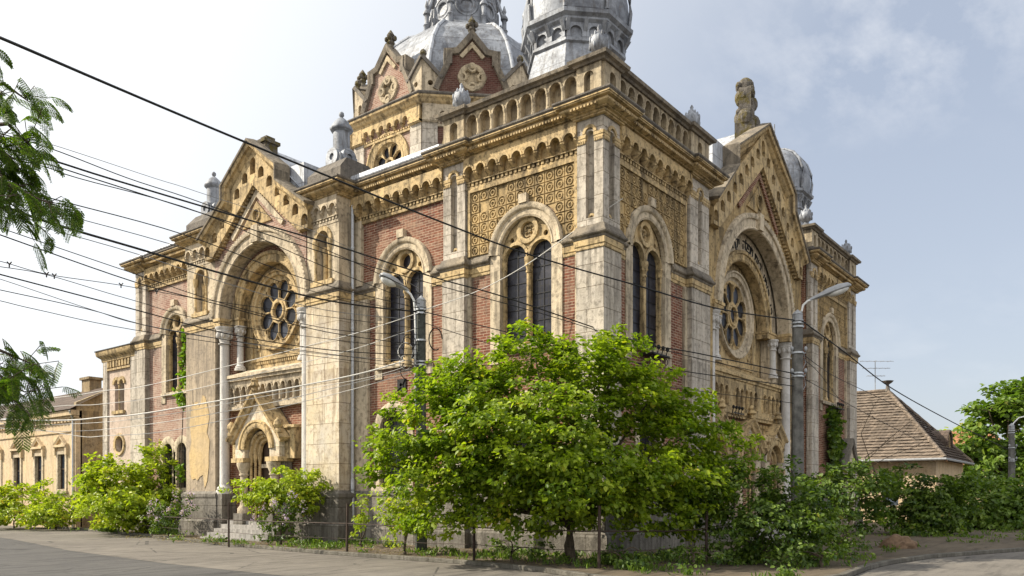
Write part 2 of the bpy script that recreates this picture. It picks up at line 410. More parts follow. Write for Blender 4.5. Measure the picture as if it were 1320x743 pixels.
COP = [(-.35, 14.40), (.06, 14.41), (.10, 14.47), (.20, 14.50), (.22, 14.60), (-.1, 14.68), (-.4, 14.68)]
CORN = [(-.02, 12.84), (.07, 12.855), (.07, 12.90), (.11, 12.905), (.12, 12.95), (.20, 12.96), (.20, 12.985), (.30, 13.01), (.36, 13.06), (.37, 13.10), (.33, 13.13), (.33, 13.15), (.45, 13.165), (.45, 13.20), (.48, 13.205), (.48, 13.24), (-.05, 13.241)]
CTOP = [(-.05, 13.245), (.48, 13.245), (.52, 13.29), (.52, 13.34), (.1, 13.42), (.08, 13.56), (-.05, 13.56)]
LEDGE = [(-.04, 9.0), (.03, 9.02), (.03, 9.12), (.055, 9.13), (.055, 9.30), (.02, 9.305), (-.04, 9.306)]
CAPL = [(-.03, 9.31), (.06, 9.312), (.08, 9.37), (.13, 9.40), (.15, 9.43), (.15, 9.48), (.11, 9.50), (.01, 9.72), (-.03, 9.72)]

def column(name, F, s, z0, z1, r, o, parent, mshaft='white', cap=.45):
    bm = B()
    h = z1-z0
    lathe(bm, F.p(s, z0, o), [(r*1.7, 0), (r*1.7, r*.7), (r*1.45, r*.9), (r*1.5, r*1.3), (r*1.1, r*1.6), (r, r*2), (r*.92, h-cap), (r*1.25, h-cap+.02), (r*1.25, h-cap+.06), (r*.95, h-cap+.09), (r*1.25, h-cap*.55), (r*1.75, h-cap*.25), (r*1.6, h-cap*.2), (r*1.9, h-.06), (r*1.9, h)], 14)
    for k in range(8):      # capital leaves
        a = 2*PI*k/8; c = F.p(s, z1-cap*.45, o)
        ball(bm, c+Vector((math.cos(a), math.sin(a), 0))*r*1.35, r*.42, 1, 1, 1.7, 6)
    return new(name, bm, M[mshaft], parent, 40)

def arched_window(F, c, w=-.25, zs=9.55, r=1.43, sill=6.55, open_roundel=False, mf='ochre'):
    W = empty('arched_window', F.p(c, sill, w), SYN); W.parent = SYN
    Wi = -W.location
    def sub(name, bm, m, sm=None):
        for v in bm.verts: v.co += Wi
        return new(name, bm, M[m], W, sm)
    bm = B()
    arcs(bm, F, c, zs, [(r-.42, w-.10), (r-.42, w+.06), (r-.36, w+.09), (r-.34, w+.06), (r-.20, w+.07), (r-.18, w+.12), (r-.14, w+.15), (r-.03, w+.16), (r, w+.12), (r, w-.02)], 0, PI, 32)
    for sg in (-1, 1):
        a, b = sorted((c+sg*(r-.42), c+sg*(r-.02)))
        box(bm, F, a, b, sill-.02, zs, w-.2, w+.045)
    box(bm, F, c-.16, c+.16, zs+r-.02, zs+r+.26, w-.02, w+.2)
    sub('window_frame', bm, 'pale_plain' if mf == 'ochre' else mf, 40)
    bm = B(); ri = r-.42; lw = .44*ri/1.01; lc = .51*ri/1.01; rc = zs+.62*ri; lz = zs-.20
    hs = [archp(c-lc, sill+.12, lz, lw), archp(c+lc, sill+.12, lz, lw)]
    hs.append(circ(c, rc, .27))
    for sg in (-1, 1): hs.append(circ(c+sg*.66*ri, zs+.42*ri, .09, 10))
    plate(bm, F, archp(c, sill, zs, ri+.02, 24), hs, w-.14, w-.27, sides=False)
    arcs(bm, F, c, rc, [(.26, w-.16), (.27, w-.08), (.34, w-.05), (.42, w-.06), (.44, w-.14)], 0, 2*PI, 28)
    for sg in (-1, 1):
        arcs(bm, F, c+sg*lc, lz, [(lw, w-.16), (lw, w-.09), (lw+.1, w-.09), (lw+.1, w-.15)], 0, PI, 16)
    if not open_roundel:
        for k in range(4):
            a = PI/4+k*PI/2
            arcs(bm, F, c+.12*math.cos(a), rc+.12*math.sin(a), [(.05, w-.24), (.06, w-.17), (.11, w-.17), (.13, w-.24)], 0, 2*PI, 12)
        q = circ(c, rc, .28); plate(bm, F, q, [], w-.24, w-.3)
    sub('tracery', bm, 'ochre', 40)
    for s_, rr in ((c, .075), (c-lc*2+.02, .055), (c+lc*2-.02, .055)):
        bm = B(); o = w-.16
        h = lz-.02-sill-.1
        lathe(bm, F.p(s_, sill+.1, o), [(rr*1.7, 0), (rr*1.7, .1), (rr*1.2, .16), (rr, .22), (rr*.95, h-.5), (rr*1.3, h-.48), (rr*1.3, h-.43), (rr, h-.40), (rr*1.9, h-.12), (rr*2.0, h-.1), (rr*2.0, h)], 12)
        for k in range(6):
            a = 2*PI*k/6; ball(bm, F.p(s_, sill+.1+h-.24, o)+Vector((math.cos(a), math.sin(a), 0))*rr*1.35, rr*.5, 1, 1, 1.6, 6)
        sub('column', bm, 'ochre', 40)
    bm = B(); plate(bm, F, archp(c, sill+.05, zs, ri-.02, 20), [], w-.28, w-.6)
    sub('glazing', bm, 'glass')
    bm = B()
    for sg in (-1, 1):
        for k in range(7):
            zz = sill+.35+k*.42
            box(bm, F, c+sg*lc-lw, c+sg*lc+lw, zz, zz+.02, w-.27, w-.258)
        box(bm, F, c+sg*lc-.012, c+sg*lc+.012, sill+.12, lz+lw-.03, w-.27, w-.261)
    sub('glazing_bar', bm, 'iron')
    bm = B(); box(bm, F, c-r+.1, c+r-.1, sill-.16, sill-.02, w-.1, w+.14); taper(bm, F, c-ri, c+ri, sill-.018, sill+.13, w-.6, w+.05, 0, .4)
    for sg in (-1, 1): box(bm, F, *sorted((c+sg*(r-.36), c+sg*(r+.04))), sill-.5, sill-.162, w-.05, w+.05)
    sub('sill', bm, 'pale_plain')
    return W
def diaper(F, s0, s1, z0, z1, hole, w):
    """panel of small square tiles with rosettes, round the head of a window"""
    bm = B(); c, zs, r = hole
    # backing
    pts = [(s0, z0), (c-r, z0)] + [(c-r*math.cos(PI*i/20), zs+r*math.sin(PI*i/20)) for i in range(21) if True] + [(c+r, z0), (s1, z0), (s1, z1), (s0, z1)]
    plate(bm, F, pts, [], w-.03, w-.06, sides=False)
    t = .37; nx = round((s1-s0)/t); tx = (s1-s0)/nx; nz = round((z1-z0)/t); tz = (z1-z0)/nz
    for i in range(nx):
        for j in range(nz):
            a = s0+(i+.5)*tx; b = z0+(j+.5)*tz
            d = math.hypot(a-c, max(0, b-zs)) if b > zs else abs(a-c)
            if d < r-.04 or random.random() < .03: continue
            jz = random.uniform(-.012, .012); w_ = w; w = w+jz
            e = .018
            plate(bm, F, rect(a-tx/2+e, a+tx/2-e, b-tz/2+e, b+tz/2-e), [circ(a, b, tx*.39, 12)], w+.01, w-.03)
            arcs(bm, F, a, b, [(tx*.27, w-.03), (tx*.25, w+.012), (tx*.15, w+.012), (tx*.13, w-.03)], 0, 2*PI, 10)
            if random.random() < .85: ball_f(bm, F, a, b, w-.02, tx*.09)
            w = w_
    part('ornament_panel', bm, 'orn')
    bm = B()
    for q in ((s0-.10, s0, z0, z1+.10), (s1, s1+.10, z0, z1+.10), (s0, s1, z1, z1+.10)): box(bm, F, *q, w-.02, w+.06)
    part('panel_frame', bm, 'ochre')
def ball_f(bm, F, s, z, o, r):
    a = [bm.verts.new(F.p(s+r*math.cos(PI*k/3), z+r*math.sin(PI*k/3), o)) for k in range(6)]; t = bm.verts.new(F.p(s, z, o+r*.7))
    for k in range(6): bm.faces.new([a[k], a[(k+1) % 6], t])

# ---------------------------------------------------------------- towers and bays
LW_C, RW_C, BW_C, XW_C, RT_C = 3.0, 3.12, 8.45, 23.75, 22.05
WALLW = -.25
def wall(F, s0, s1, z0, z1, holes, m='brick', w=WALLW, name='wall'):
    bm = B(); plate(bm, F, rect(s0, s1, z0, z1), holes, w, w-.45); part(name, bm, m)
WH = lambda c, r=1.43, sill=6.55: archp(c, sill-.05, 9.55, r-.15, 20)
LOWZ = 2.0
def low_window(F, c, r=.62, sill=2.15, zs=4.15, w=WALLW):
    W = empty('ground_window', F.p(c, sill, w), SYN); Wi = -W.location
    def sub(name, bm, m, sm=None):
        for v in bm.verts: v.co += Wi
        return new(name, bm, M[m], W, sm)
    bm = B(); R = r+.34
    arcs(bm, F, c, zs, [(r, w-.3), (r, w+.03), (r+.08, w+.06), (r+.24, w+.06), (R, w+.02), (R, w-.02)], 0, PI, 24)
    for sg in (-1, 1): box(bm, F, *sorted((c+sg*r, c+sg*(R-.06))), sill, zs, w-.3, w+.04)
    box(bm, F, c-R, c+R, sill-.16, sill-.002, w-.2, w+.14); sub('window_frame', bm, 'pale_plain', 40)
    bm = B(); plate(bm, F, archp(c, sill, zs, r+.02, 16), [], w-.3, w-.34); sub('glazing', bm, 'glass')
    bm = B()
    for k in range(7):
        s_ = c-r+(k+.5)*2*r/7; tube(bm, [F.p(s_, sill, w-.08), F.p(s_, zs+math.sqrt(max(0, r*r-(s_-c)**2)), w-.08)], .014, 5)
    for k in range(6): tube(bm, [F.p(c-r, sill+.3+k*.36, w-.08), F.p(c+r, sill+.3+k*.36, w-.08)], .012, 5)
    sub('window_grille', bm, 'iron'); return W
LH = lambda c, r=.62, sill=2.15, zs=4.15: archp(c, sill-.05, zs, r+.12, 16)

# left front: corner tower (0..6.34), bay (6.34..11), transept, far bay (21.4..27.2)
wall(FL, .95, 5.37, 0, 12.88, [WH(LW_C), LH(LW_C)], 'brick')
wall(FL, 6.34, 11.3, 0, 12.88, [WH(BW_C), LH(8.95)], 'brick')
wall(FL, 21.0, 27.2, 0, 12.88, [archp(XW_C, 6.7, 9.55, 1.1, 20), LH(23.2, .42, 2.2, 3.9), LH(24.45, .42, 2.2, 3.9)], 'brick_pale')
wall(FR, 1.0, 5.75, 0, 12.88, [WH(RW_C, 1.5), LH(RW_C)], 'brick')
wall(FR, 19.55, 24.9, 0, 12.88, [WH(RT_C, 1.5)], 'brick')
pier(FL, .05, .95, low=.25); pier(FL, 5.37, 6.34); pier(FR, .053, 1.0, low=0, up=.25); pier(FR, 5.75, 7.27)
pier(FR, 18.6, 19.6, 'pale'); pier(FR, 24.9, 26.2, 'pale')
pier(FL, 26.2, 27.2, 'pale')
bm = B(); box(bm, FL, 10.2, 10.95, 0, 9.05, -.25, -.12); box(bm, FL, 10.55, 10.95, 9.6, 12.0, -.25, -.12); part('strip_pilaster', bm, 'pale_plain')
for F, a, b in ((FL, .95, 1.10), (FL, 5.22, 5.37), (FL, 6.34, 6.5), (FR, 1.0, 1.14), (FR, 5.55, 5.75), (FR, 19.6, 19.75), (FR, 24.75, 24.9)):
    bm = B(); box(bm, F, a, b, 2.0, 9.02, -.26, -.16); part('strip_pilaster', bm, 'pale_plain')
for c, sg in ((LW_C, FL),): arched_window(sg, c)
arched_window(FL, BW_C, open_roundel=True)
arched_window(FL, XW_C, r=1.25, sill=6.75, open_roundel=True)
arched_window(FR, RW_C, r=1.5)
arched_window(FR, RT_C, r=1.5)
low_window(FL, LW_C); low_window(FL, 8.95, r=.72); low_window(FR, RW_C)
for F, a, b, c, r in ((FL, 1.10, 5.22, LW_C, 1.46), (FR, 1.14, 5.55, RW_C, 1.53), (FR, 19.75, 24.75, RT_C, 1.53)):
    diaper(F, a, b, 9.68, 11.78, (c, 9.55, r), WALLW+.07)
corbel_table(FL, .95, 5.37, 9); corbel_table(FL, 6.34, 11.2, 10); corbel_table(FL, 21.3, 26.2, 10)
corbel_table(FR, 1.0, 5.75, 9); corbel_table(FR, 19.6, 24.9, 9)
w = .25
CORNER = [(w, 11.3), (w, 6.34), (0, 6.34), (0, 5.37), (w-.1, 5.37), (w-.1, .95), (0, .95), (0, 0), (1.0, 0), (1.0, w-.1), (5.75, w-.1), (5.75, 0), (7.27, 0), (7.27, .6)]
RIGHT = [(18.6, .9), (18.6, 0), (19.6, 0), (19.6, w-.1), (24.9, w-.1), (24.9, 0), (26.2, 0), (26.2, 6)]
FAR = [(2, 27.2), (0, 27.2), (0, 26.2), (w-.1, 26.2), (w-.1, 21.0)]
for p in (CORNER, RIGHT, FAR):
    bm = B(); hsweep(bm, p, CORN); part('cornice', bm, 'ochre', 30)
for p in (CORNER, RIGHT, FAR):
    bm = B(); hsweep(bm, p, CTOP); part('cornice_cap', bm, 'dark')
for p in ([(w, 10.9), (w, BW_C+1.43)], [(w, BW_C-1.43), (w, 6.34), (0, 6.34), (0, 5.37), (w, 5.37), (w, LW_C+1.43)],
          [(w, LW_C-1.43), (w, .95), (0, .95), (0, 0), (1.0, 0), (1.0, w), (RW_C-1.5, w)], [(RW_C+1.5, w), (5.75, w), (5.75, 0), (7.27, 0), (7.27, .55)],
          [(18.6, .9), (18.6, 0), (19.6, 0), (19.6, w), (RT_C-1.5, w)], [(RT_C+1.5, w), (24.9, w), (24.9, 0), (26.2, 0), (26.2, 4)],
          [(2, 27.2), (0, 27.2), (0, 26.2), (w, 26.2), (w, XW_C+1.25)], [(w, XW_C-1.25), (w, 21)]):
    bm = B(); hsweep(bm, p, LEDGE); part('ledge', bm, 'ochre', 30); bm = B(); hsweep(bm, p, CAPL); part('ledge_cap', bm, 'grime')
# balustrades of the two towers with copings, piers and urns
balustrade(FL, .95, 5.40, 8); balustrade(FR, 1.0, 5.75, 9); balustrade(FR, 19.6, 24.9, 8)
for F, a, b in ((FL, .10, .95), (FL, 5.40, 6.30), (FR, .10, 1.0), (FR, 5.75, 7.2), (FR, 18.65, 19.6), (FR, 24.9, 26.15)): bal_pier(F, a, b)
bm = B(); hsweep(bm, [(6.9, 6.30), (.02, 6.30), (.02, 5.40), (.12, 5.40), (.12, .95), (.02, .95), (.02, .02), (1.0, .02), (1.0, .12), (5.75, .12), (5.75, .02), (7.2, .02), (7.2, 6.3)], COP); part('coping', bm, 'grime'); bm = B()
hsweep(bm, [(18.65, 6), (18.65, .02), (19.6, .02), (19.6, .12), (24.9, .12), (24.9, .02), (26.15, .02), (26.15, 6)], COP)
part('coping', bm, 'grime')
bm = B()   # backs of the balustrades
wbox(bm, .35, 7.2, 6.0, 6.29, 13.3, 14.42); wbox(bm, 6.9, 7.19, .3, 6.0, 13.3, 14.42); wbox(bm, 18.66, 18.95, .3, 6, 13.3, 14.42); wbox(bm, 25.8, 26.14, .5, 6, 13.3, 14.42)
part('parapet', bm, 'pale_plain')
def urn(x, y, z, k=1.0, m='tin'):
    bm = B()
    lathe(bm, (x, y, z), [(.22*k, 0), (.22*k, .08*k), (.12*k, .13*k), (.10*k, .2*k), (.24*k, .3*k), (.31*k, .46*k), (.31*k, .58*k), (.22*k, .74*k), (.10*k, .86*k), (.05*k, .95*k), (.07*k, 1.0*k), (.02*k, 1.1*k)], 12)
    for j in range(3):
        for q in range(6):
            a = 2*PI*(q+.5*j)/6; zz = z+(.40+.17*j)*k; rr = (.28, .30, .21)[j]*k
            ball(bm, (x+rr*math.cos(a), y+rr*math.sin(a), zz), .042*k, 1, 1, 2.6, 5)
    part('urn_finial', bm, m, 50)
for x, y in ((.42, .42), (.42, 5.85), (6.6, .4), (19.0, .4), (25.6, .4)): urn(x, y, 14.68, .95)
# plinth
PL = [(0, 0), (.26, 0), (.26, .62), (.20, .70), (.12, .78), (.12, 1.78), (.16, 1.84), (.16, 1.98), (.03, 2.10), (0, 2.10)]
bm = B()
hsweep(bm, [(w, 11.2), (w, 6.34), (0, 6.34), (0, 5.37), (w, 5.37), (w, .95), (0, .95), (0, 0), (1.0, 0), (1.0, w), (5.75, w), (5.75, 0), (7.27, 0), (7.27, .9)], PL); part('plinth', bm, 'plinth'); bm = B()
hsweep(bm, [(18.6, 1.2), (18.6, 0), (19.6, 0), (19.6, w), (24.9, w), (24.9, 0), (26.2, 0), (26.2, 6)], PL); part('plinth', bm, 'plinth'); bm = B()
hsweep(bm, [(2, 27.2), (0, 27.2), (0, 26.2), (w, 26.2), (w, 21)], PL)
part('plinth', bm, 'plinth')
# plain rear walls and inner tower walls so that the volume is closed
bm = B()
wbox(bm, 25.7, 26.19, .6, 27, 0, 12.86); wbox(bm, .4, 26, 26.7, 27.19, 0, 12.86)
wbox(bm, 6.6, 7.26, .3, 2.2, 0, 13.3); wbox(bm, 18.61, 19.2, .3, 2.2, 0, 13.3)
part('side_wall', bm, 'brick')
# roofs
bm = B()
wbox(bm, .3, 7.1, .3, 6.2, 13.3, 13.75); wbox(bm, 18.8, 26, .3, 6.2, 13.3, 13.75)
v = [Vector(q) for q in ((.2, 6.4, 13.45), (26, 6.4, 13.45), (26, 27, 13.45), (.2, 27, 13.45))]
t = [Vector(q) for q in ((8, 12, 15.2), (18, 12, 15.2), (18, 22, 15.2), (8, 22, 15.2))]
for i in range(4): quad(bm, v[i], v[(i+1) % 4], t[(i+1) % 4], t[i])
quad(bm, *t); part('roof', bm, 'tin')
bm = B(); hsweep(bm, [(.25, 11.0), (.25, 6.36)], [(-.3, 13.5), (.42, 13.42), (.44, 13.46), (.40, 13.62), (-.3, 13.86)]); part('gutter', bm, 'tinw'); bm = B(); hsweep(bm, [(.1, 26.9), (.1, 21.2)], [(-.3, 13.5), (.42, 13.42), (.44, 13.46), (.40, 13.56), (-.3, 13.8)])
part('gutter', bm, 'tinw')

for F, a, b, o in ((FL, .95, 5.37, -.15), (FL, 6.34, 11.2, -.25), (FR, 1.0, 5.75, -.15), (FR, 19.6, 24.9, -.15), (FL, 21.3, 26.2, -.15), (FL, 0, .95, 0), (FL, 5.37, 6.34, 0), (FR, 0, 1.0, 0), (FR, 5.75, 7.27, 0)):
    bm = B(); dentils(bm, F, a, b, 13.0, 13.065, o+.2, o+.385, .11); part('cornice_ornament', bm, 'ochre')
# ---------------------------------------------------------------- gabled middles
def rose_window(F, c, z, o, R, r, m='ochre', mr='ochre'):
    W = empty('rose_window', F.p(c, z, o), SYN); Wi = -W.location
    def sub(name, bm, mm, sm=None):
        for v in bm.verts: v.co += Wi
        return new(name, bm, M[mm], W, sm)
    bm = B(); arcs(bm, F, c, z, [(r-.02, o-.2), (r, o-.04), (r+(R-r)*.25, o+.0), (r+(R-r)*.35, o+.10), (r+(R-r)*.7, o+.12), (r+(R-r)*.78, o+.18), (R-.03, o+.18), (R, o+.1), (R, o-.04)], 0, 2*PI, 48); sub('window_frame', bm, mr, 40)
    bm = B(); hs = [circ(c, z, r*.24, 16)]; w = r*.252
    for k in range(8): hs.append(petal(c, z, PI/8+k*PI/4, r*.385, r*.955, w))
    for k in range(8):
        a = k*PI/4; hs.append(circ(c+r*.86*math.cos(a), z+r*.86*math.sin(a), r*.062, 8))
    plate(bm, F, circ(c, z, r+.01, 48), hs, o-.03, o-.12, sides=False)
    arcs(bm, F, c, z, [(r*.24, o-.04), (r*.25, o+.02), (r*.31, o+.02), (r*.33, o-.04)], 0, 2*PI, 24)
    for k in range(8):
        a = PI/8+k*PI/4; rc = r*.955-w
        arcs(bm, F, c+rc*math.cos(a), z+rc*math.sin(a), [(w, o-.05), (w+.005, o+.01), (w+.03, o+.01), (w+.04, o-.05)], a-PI/2-.2, a+PI/2+.2, 12)
    sub('tracery', bm, m, 40)
    bm = B(); plate(bm, F, circ(c, z, r, 32), [], o-.13, o-.3); sub('glazing', bm, 'glassb'); return W
def glassb():
    m, nt, b = mat('rose_glass'); n = N(nt, 'TexVoronoi'); LK(nt, wallvec(nt), n.inputs['Vector']); n.inputs['Scale'].default_value = 2.2
    s = N(nt, 'SeparateColor'); LK(nt, n.outputs['Color'], s.inputs[0])
    LK(nt, mix(nt, ramp(nt, s.outputs[0], [(.35, 0), (.95, 1)]), (.007, .007, .010), (.05, .058, .08)), b.inputs['Base Color']); b.inputs['Roughness'].default_value = .35; b.inputs['Specular IOR Level'].default_value = .25; return m
M['glassb'] = glassb()
def uarch(c, hw, zi, r, z, n=32):
    """outline part of an arched recess, from right foot over the head to left foot"""
    return [(c+hw, 0), (c+hw, zi)] + ([(c+r, zi)] if abs(r-hw) > .01 else []) + [(c+r*math.cos(PI*i/n), z+r*math.sin(PI*i/n)) for i in range(n+1)] + ([(c-r, zi)] if abs(r-hw) > .01 else []) + [(c-hw, zi), (c-hw, 0)]
def gabled_front(F, c, hw, ap, kn, zk, kd, end, ze, r1, z1, hw1, r2, hw2, o2, o3, zled, Rr, rr, zr, ncor, mw, zbase, marc='pale_plain', msp='brick_pale', mb='pale_plain', mr='ochre', col1=None, col2=None):
    col1 = col1 or (r1+.12, -.27); col2 = col2 or (r2+.10, o2-.1)
    # outer wall with the great arch
    g = [(c-end, ze), (c-kn-.05, zk-kd), (c-kn-.05, zk), (c, ap), (c+kn+.05, zk), (c+kn+.05, zk-kd), (c+end, ze)]
    bm = B(); zf = 0 if hw > hw1+.02 else z1-.1
    out = [(c+hw, zf), (c+hw, ze)] + g[::-1] + [(c-hw, ze), (c-hw, zf)] + [q for q in uarch(c, hw1, z1-.1, r1+.03, z1)[::-1] if zf == 0 or (q[1] > 0 and abs(q[0]-c) < hw1-.01)]
    plate(bm, F, out, [], 0, -.5); part('gable_wall', bm, msp)
    # raking cornice, slots below it
    bm = B(); bm2 = B()
    PR = [(-.42, .02), (-.40, .14), (-.28, .16), (-.22, .30), (-.14, .36), (-.12, .46), (0, .50), (.0, -.1)]
    PT = [(.003, -.1), (.003, .50), (.02, .56), (.09, .57), (.15, .2), (.15, -.1)]
    gp = [(c+end+.15, ze-.13)] + [q for q in g[::-1][1:-1]] + [(c-end-.15, ze-.13)]
    gp = gp[::-1]
    gp2 = gp
    # outward must be to the right of travel: run right to left
    rake(bm, F, gp2[::-1] if False else gp2, [(-d, o) for d, o in PR]) ; rake(bm2, F, gp2, [(-d, o) for d, o in PT])
    part('raking_cornice', bm, 'ochre', 30); part('raking_cap', bm2, 'grime')
    # corbel band
    sl = (ap-ze)/end
    top = lambda s: ap-.45-abs(s)*sl
    hs = []; step = end/(ncor+.35)
    for k in range(-ncor, ncor+1):
        s = k*step; zc = top(s)-.40
        hs.append(archp(c+s, zc-(.38 if k == 0 else .14), zc+.10, .185, 10))
    bd = 1.22
    band = [(c-end, ze-.1), (c-end, ze-.95), (c-end+.55, ze-.95), (c, ap-.45-bd), (c+end-.55, ze-.95), (c+end, ze-.95), (c+end, ze-.1), (c, ap-.25)]
    bm = B(); plate(bm, F, band, hs, .25, .003)
    for sg in (-1, 1):
        n = int(end/.16)
        for k in range(n):
            s = (end-.55)*(k+.5)/n; z = (ap-.45-bd)+(ze-.95-(ap-.45-bd))*s/(end-.55)
            box(bm, F, c+sg*s-.04, c+sg*s+.04, z-.09, z-.004, .003, .16)
    part('corbel_band', bm, 'ochre')
    # inner triangle with relief
    ta = ap-.45-bd-.12; tb = z1+r1+.75; tw = (ta-tb)/sl
    bm = B()
    rake(bm, F, [(c-tw-.2, tb-.2*sl), (c, ta), (c+tw+.2, tb-.2*sl)], [(0, .0), (0, .09), (.22, .09), (.22, .0)])
    part('gable_border', bm, mb)
    bm = B(); k = .62; plate(bm, F, [(c-tw*k, tb), (c+tw*k, tb), (c, ta-(1-k)*(ta-tb)*.9)], [circ(c, tb+(ta-tb)*.27, (ta-tb)*.17, 16)], .07, .003)
    arcs(bm, F, c, tb+(ta-tb)*.27, [((ta-tb)*.2, .07), ((ta-tb)*.19, .12), ((ta-tb)*.15, .12), ((ta-tb)*.13, .02)], 0, 2*PI, 20)
    for k2 in range(6): ball_f(bm, F, c+(ta-tb)*.08*math.cos(k2*PI/3), tb+(ta-tb)*(.27+.08*math.sin(k2*PI/3)), .01, .07)
    part('gable_relief', bm, 'orn')
    # first archivolt
    bm = B(); R1 = r1+.62
    arcs(bm, F, c, z1, [(r1, -.5), (r1, .05), (r1+.04, .09), (r1+.10, .06), (r1+.12, .04), (r1+.42, .05), (r1+.44, .12), (r1+.54, .16), (R1, .14), (R1+.04, .0)], 0, PI, 48)
    box(bm, F, c-.22, c+.22, z1+r1+.03, z1+R1+.1, .0, .2)
    n = 60
    for k in range(n):
        a = PI*(k+.5)/n; q = r1+.60
        p0 = F.p(c+q*math.cos(a), z1+q*math.sin(a), .16); ball_f(bm, F, c+q*math.cos(a), z1+q*math.sin(a), .15, .05)
    part('archivolt', bm, marc, 40)
    # second order
    bm = B(); sh = r1+.1
    out = [(c+max(hw1, sh), zled), (c+max(hw1, sh), z1+sh), (c-max(hw1, sh), z1+sh), (c-max(hw1, sh), zled), (c-hw2, zled), (c-hw2, z1)] + [(c-r2*math.cos(PI*i/32), z1+r2*math.sin(PI*i/32)) for i in range(33)] + [(c+hw2, z1), (c+hw2, zled)]
    plate(bm, F, out, [], o2, o2-.4); part('inner_wall', bm, mw)
    bm = B()
    arcs(bm, F, c, z1, [(r2-.02, o2-.4), (r2-.02, o2+.03), (r2+.05, o2+.08), (r2+.13, o2+.04), (r2+.28, o2+.05), (r2+.30, o2+.11), (r2+.42, o2+.12), (r2+.44, o2+.0)], 0, PI, 40)
    for k in range(44):
        a = PI*(k+.5)/44; q = r2+.2; ball_f(bm, F, c+q*math.cos(a), z1+q*math.sin(a), o2+.04, .055)
    part('archivolt', bm, 'ochre', 40)
    # back wall and rose
    bm = B(); plate(bm, F, rect(c-hw1-.1, c+hw1+.1, zled-.3, z1+r2+.3), [circ(c, zr, Rr-.12, 40)], o3, o3-.4); part('inner_wall', bm, 'ochre')
    bm = B()
    for q in ((c-Rr-.12, c+Rr+.12, zr-Rr-.34, zr-Rr-.22), (c-Rr-.12, c-Rr+.0, zr-Rr-.22, zr+.2), (c+Rr-.0, c+Rr+.12, zr-Rr-.22, zr+.2)): box(bm, F, *q, o3-.05, o3+.08)
    for sg in (-1, 1):
        for zz in (zr-Rr+.28,): arcs(bm, F, c+sg*(Rr-.3), zz, [(.05, o3), (.07, o3+.05), (.17, o3+.05), (.2, o3)], 0, 2*PI, 14)
    n = int(2*Rr/.14)
    for k in range(n): box(bm, F, c-Rr+.14*k, c-Rr+.14*k+.08, zr-Rr-.48, zr-Rr-.36, o3-.05, o3+.05)
    part('rose_surround', bm, 'ochre')
    rose_window(F, c, zr, o3, Rr, rr, 'ochre', mr)
    # imposts and columns
    bm = B()
    for sg in (-1, 1):
        box(bm, F, *sorted((c+sg*(r1-.06), c+sg*(hw1+.0))), z1-.32, z1-.1, -.5, .07)
        box(bm, F, *sorted((c+sg*(r1-.1), c+sg*(hw1+.0))), z1-.1, z1+.02, -.5, .11)
        box(bm, F, *sorted((c+sg*(r2-.08), c+sg*(r1+.05))), z1-.30, z1-.06, o2-.42, o2+.10)
        box(bm, F, *sorted((c+sg*(r2-.12), c+sg*(r1+.05))), z1-.06, z1+.03, o2-.44, o2+.14)
    part('impost', bm, 'ochre')
    for sg in (-1, 1):
        column('column', F, c+sg*col1[0], zbase, z1-.325, .21, col1[1], SYN, 'white', .75)
        bm = B(); box(bm, F, c+sg*col1[0]-.34, c+sg*col1[0]+.34, 0, zbase, -.6, .08); part('column_base', bm, 'plinth')
        column('column', F, c+sg*col2[0], zled+.2, z1-.305, .14, col2[1], SYN, 'white', .5)

# ---- transept of the street front
gabled_front(FT, TC, 3.1, 16.0, 1.75, 14.62, .62, 3.5, 12.85, 2.68, 9.35, 3.1, 2.05, 2.25, -.5, -.95, 6.95, 1.66, 1.34, 9.5, 6, 'brick', 1.9)
# ledge, blind arcade, wall behind porch
bm = B(); box(bm, FT, TC-3.1, TC+3.1, 0, 6.6, -1.1, -.62); part('porch_wall', bm, 'brick')
bm = B(); a, b = TC-2.7, TC+2.7
box(bm, FT, a, b, 6.68, 6.80, -.7, -.30); box(bm, FT, a-.1, b+.1, 6.803, 6.93, -.9, -.22); taper(bm, FT, a, b, 6.933, 7.12, -1.1, -.3, 0, .35)
n = 12; p = (b-a)/n; hs = [archp(a+(k+.5)*p, 5.72, 6.28, p*.30, 10) for k in range(n)]
plate(bm, FT, rect(a, b, 5.6, 6.68), hs, -.42, -.72)
for k in range(n):
    c = a+(k+.5)*p; arcs(bm, FT, c, 6.28, [(p*.30, -.43), (p*.31, -.37), (p*.42, -.37), (p*.43, -.43)], 0, PI, 10)
for k in range(n+1): lathe(bm, FT.p(a+k*p, 5.72, -.41), [(.07, 0), (.05, .06), (.05, .40), (.085, .5), (.085, .56)], 8)
box(bm, FT, a-.05, b+.05, 5.44, 5.598, -.75, -.34); part('blind_arcade', bm, 'pale_plain')
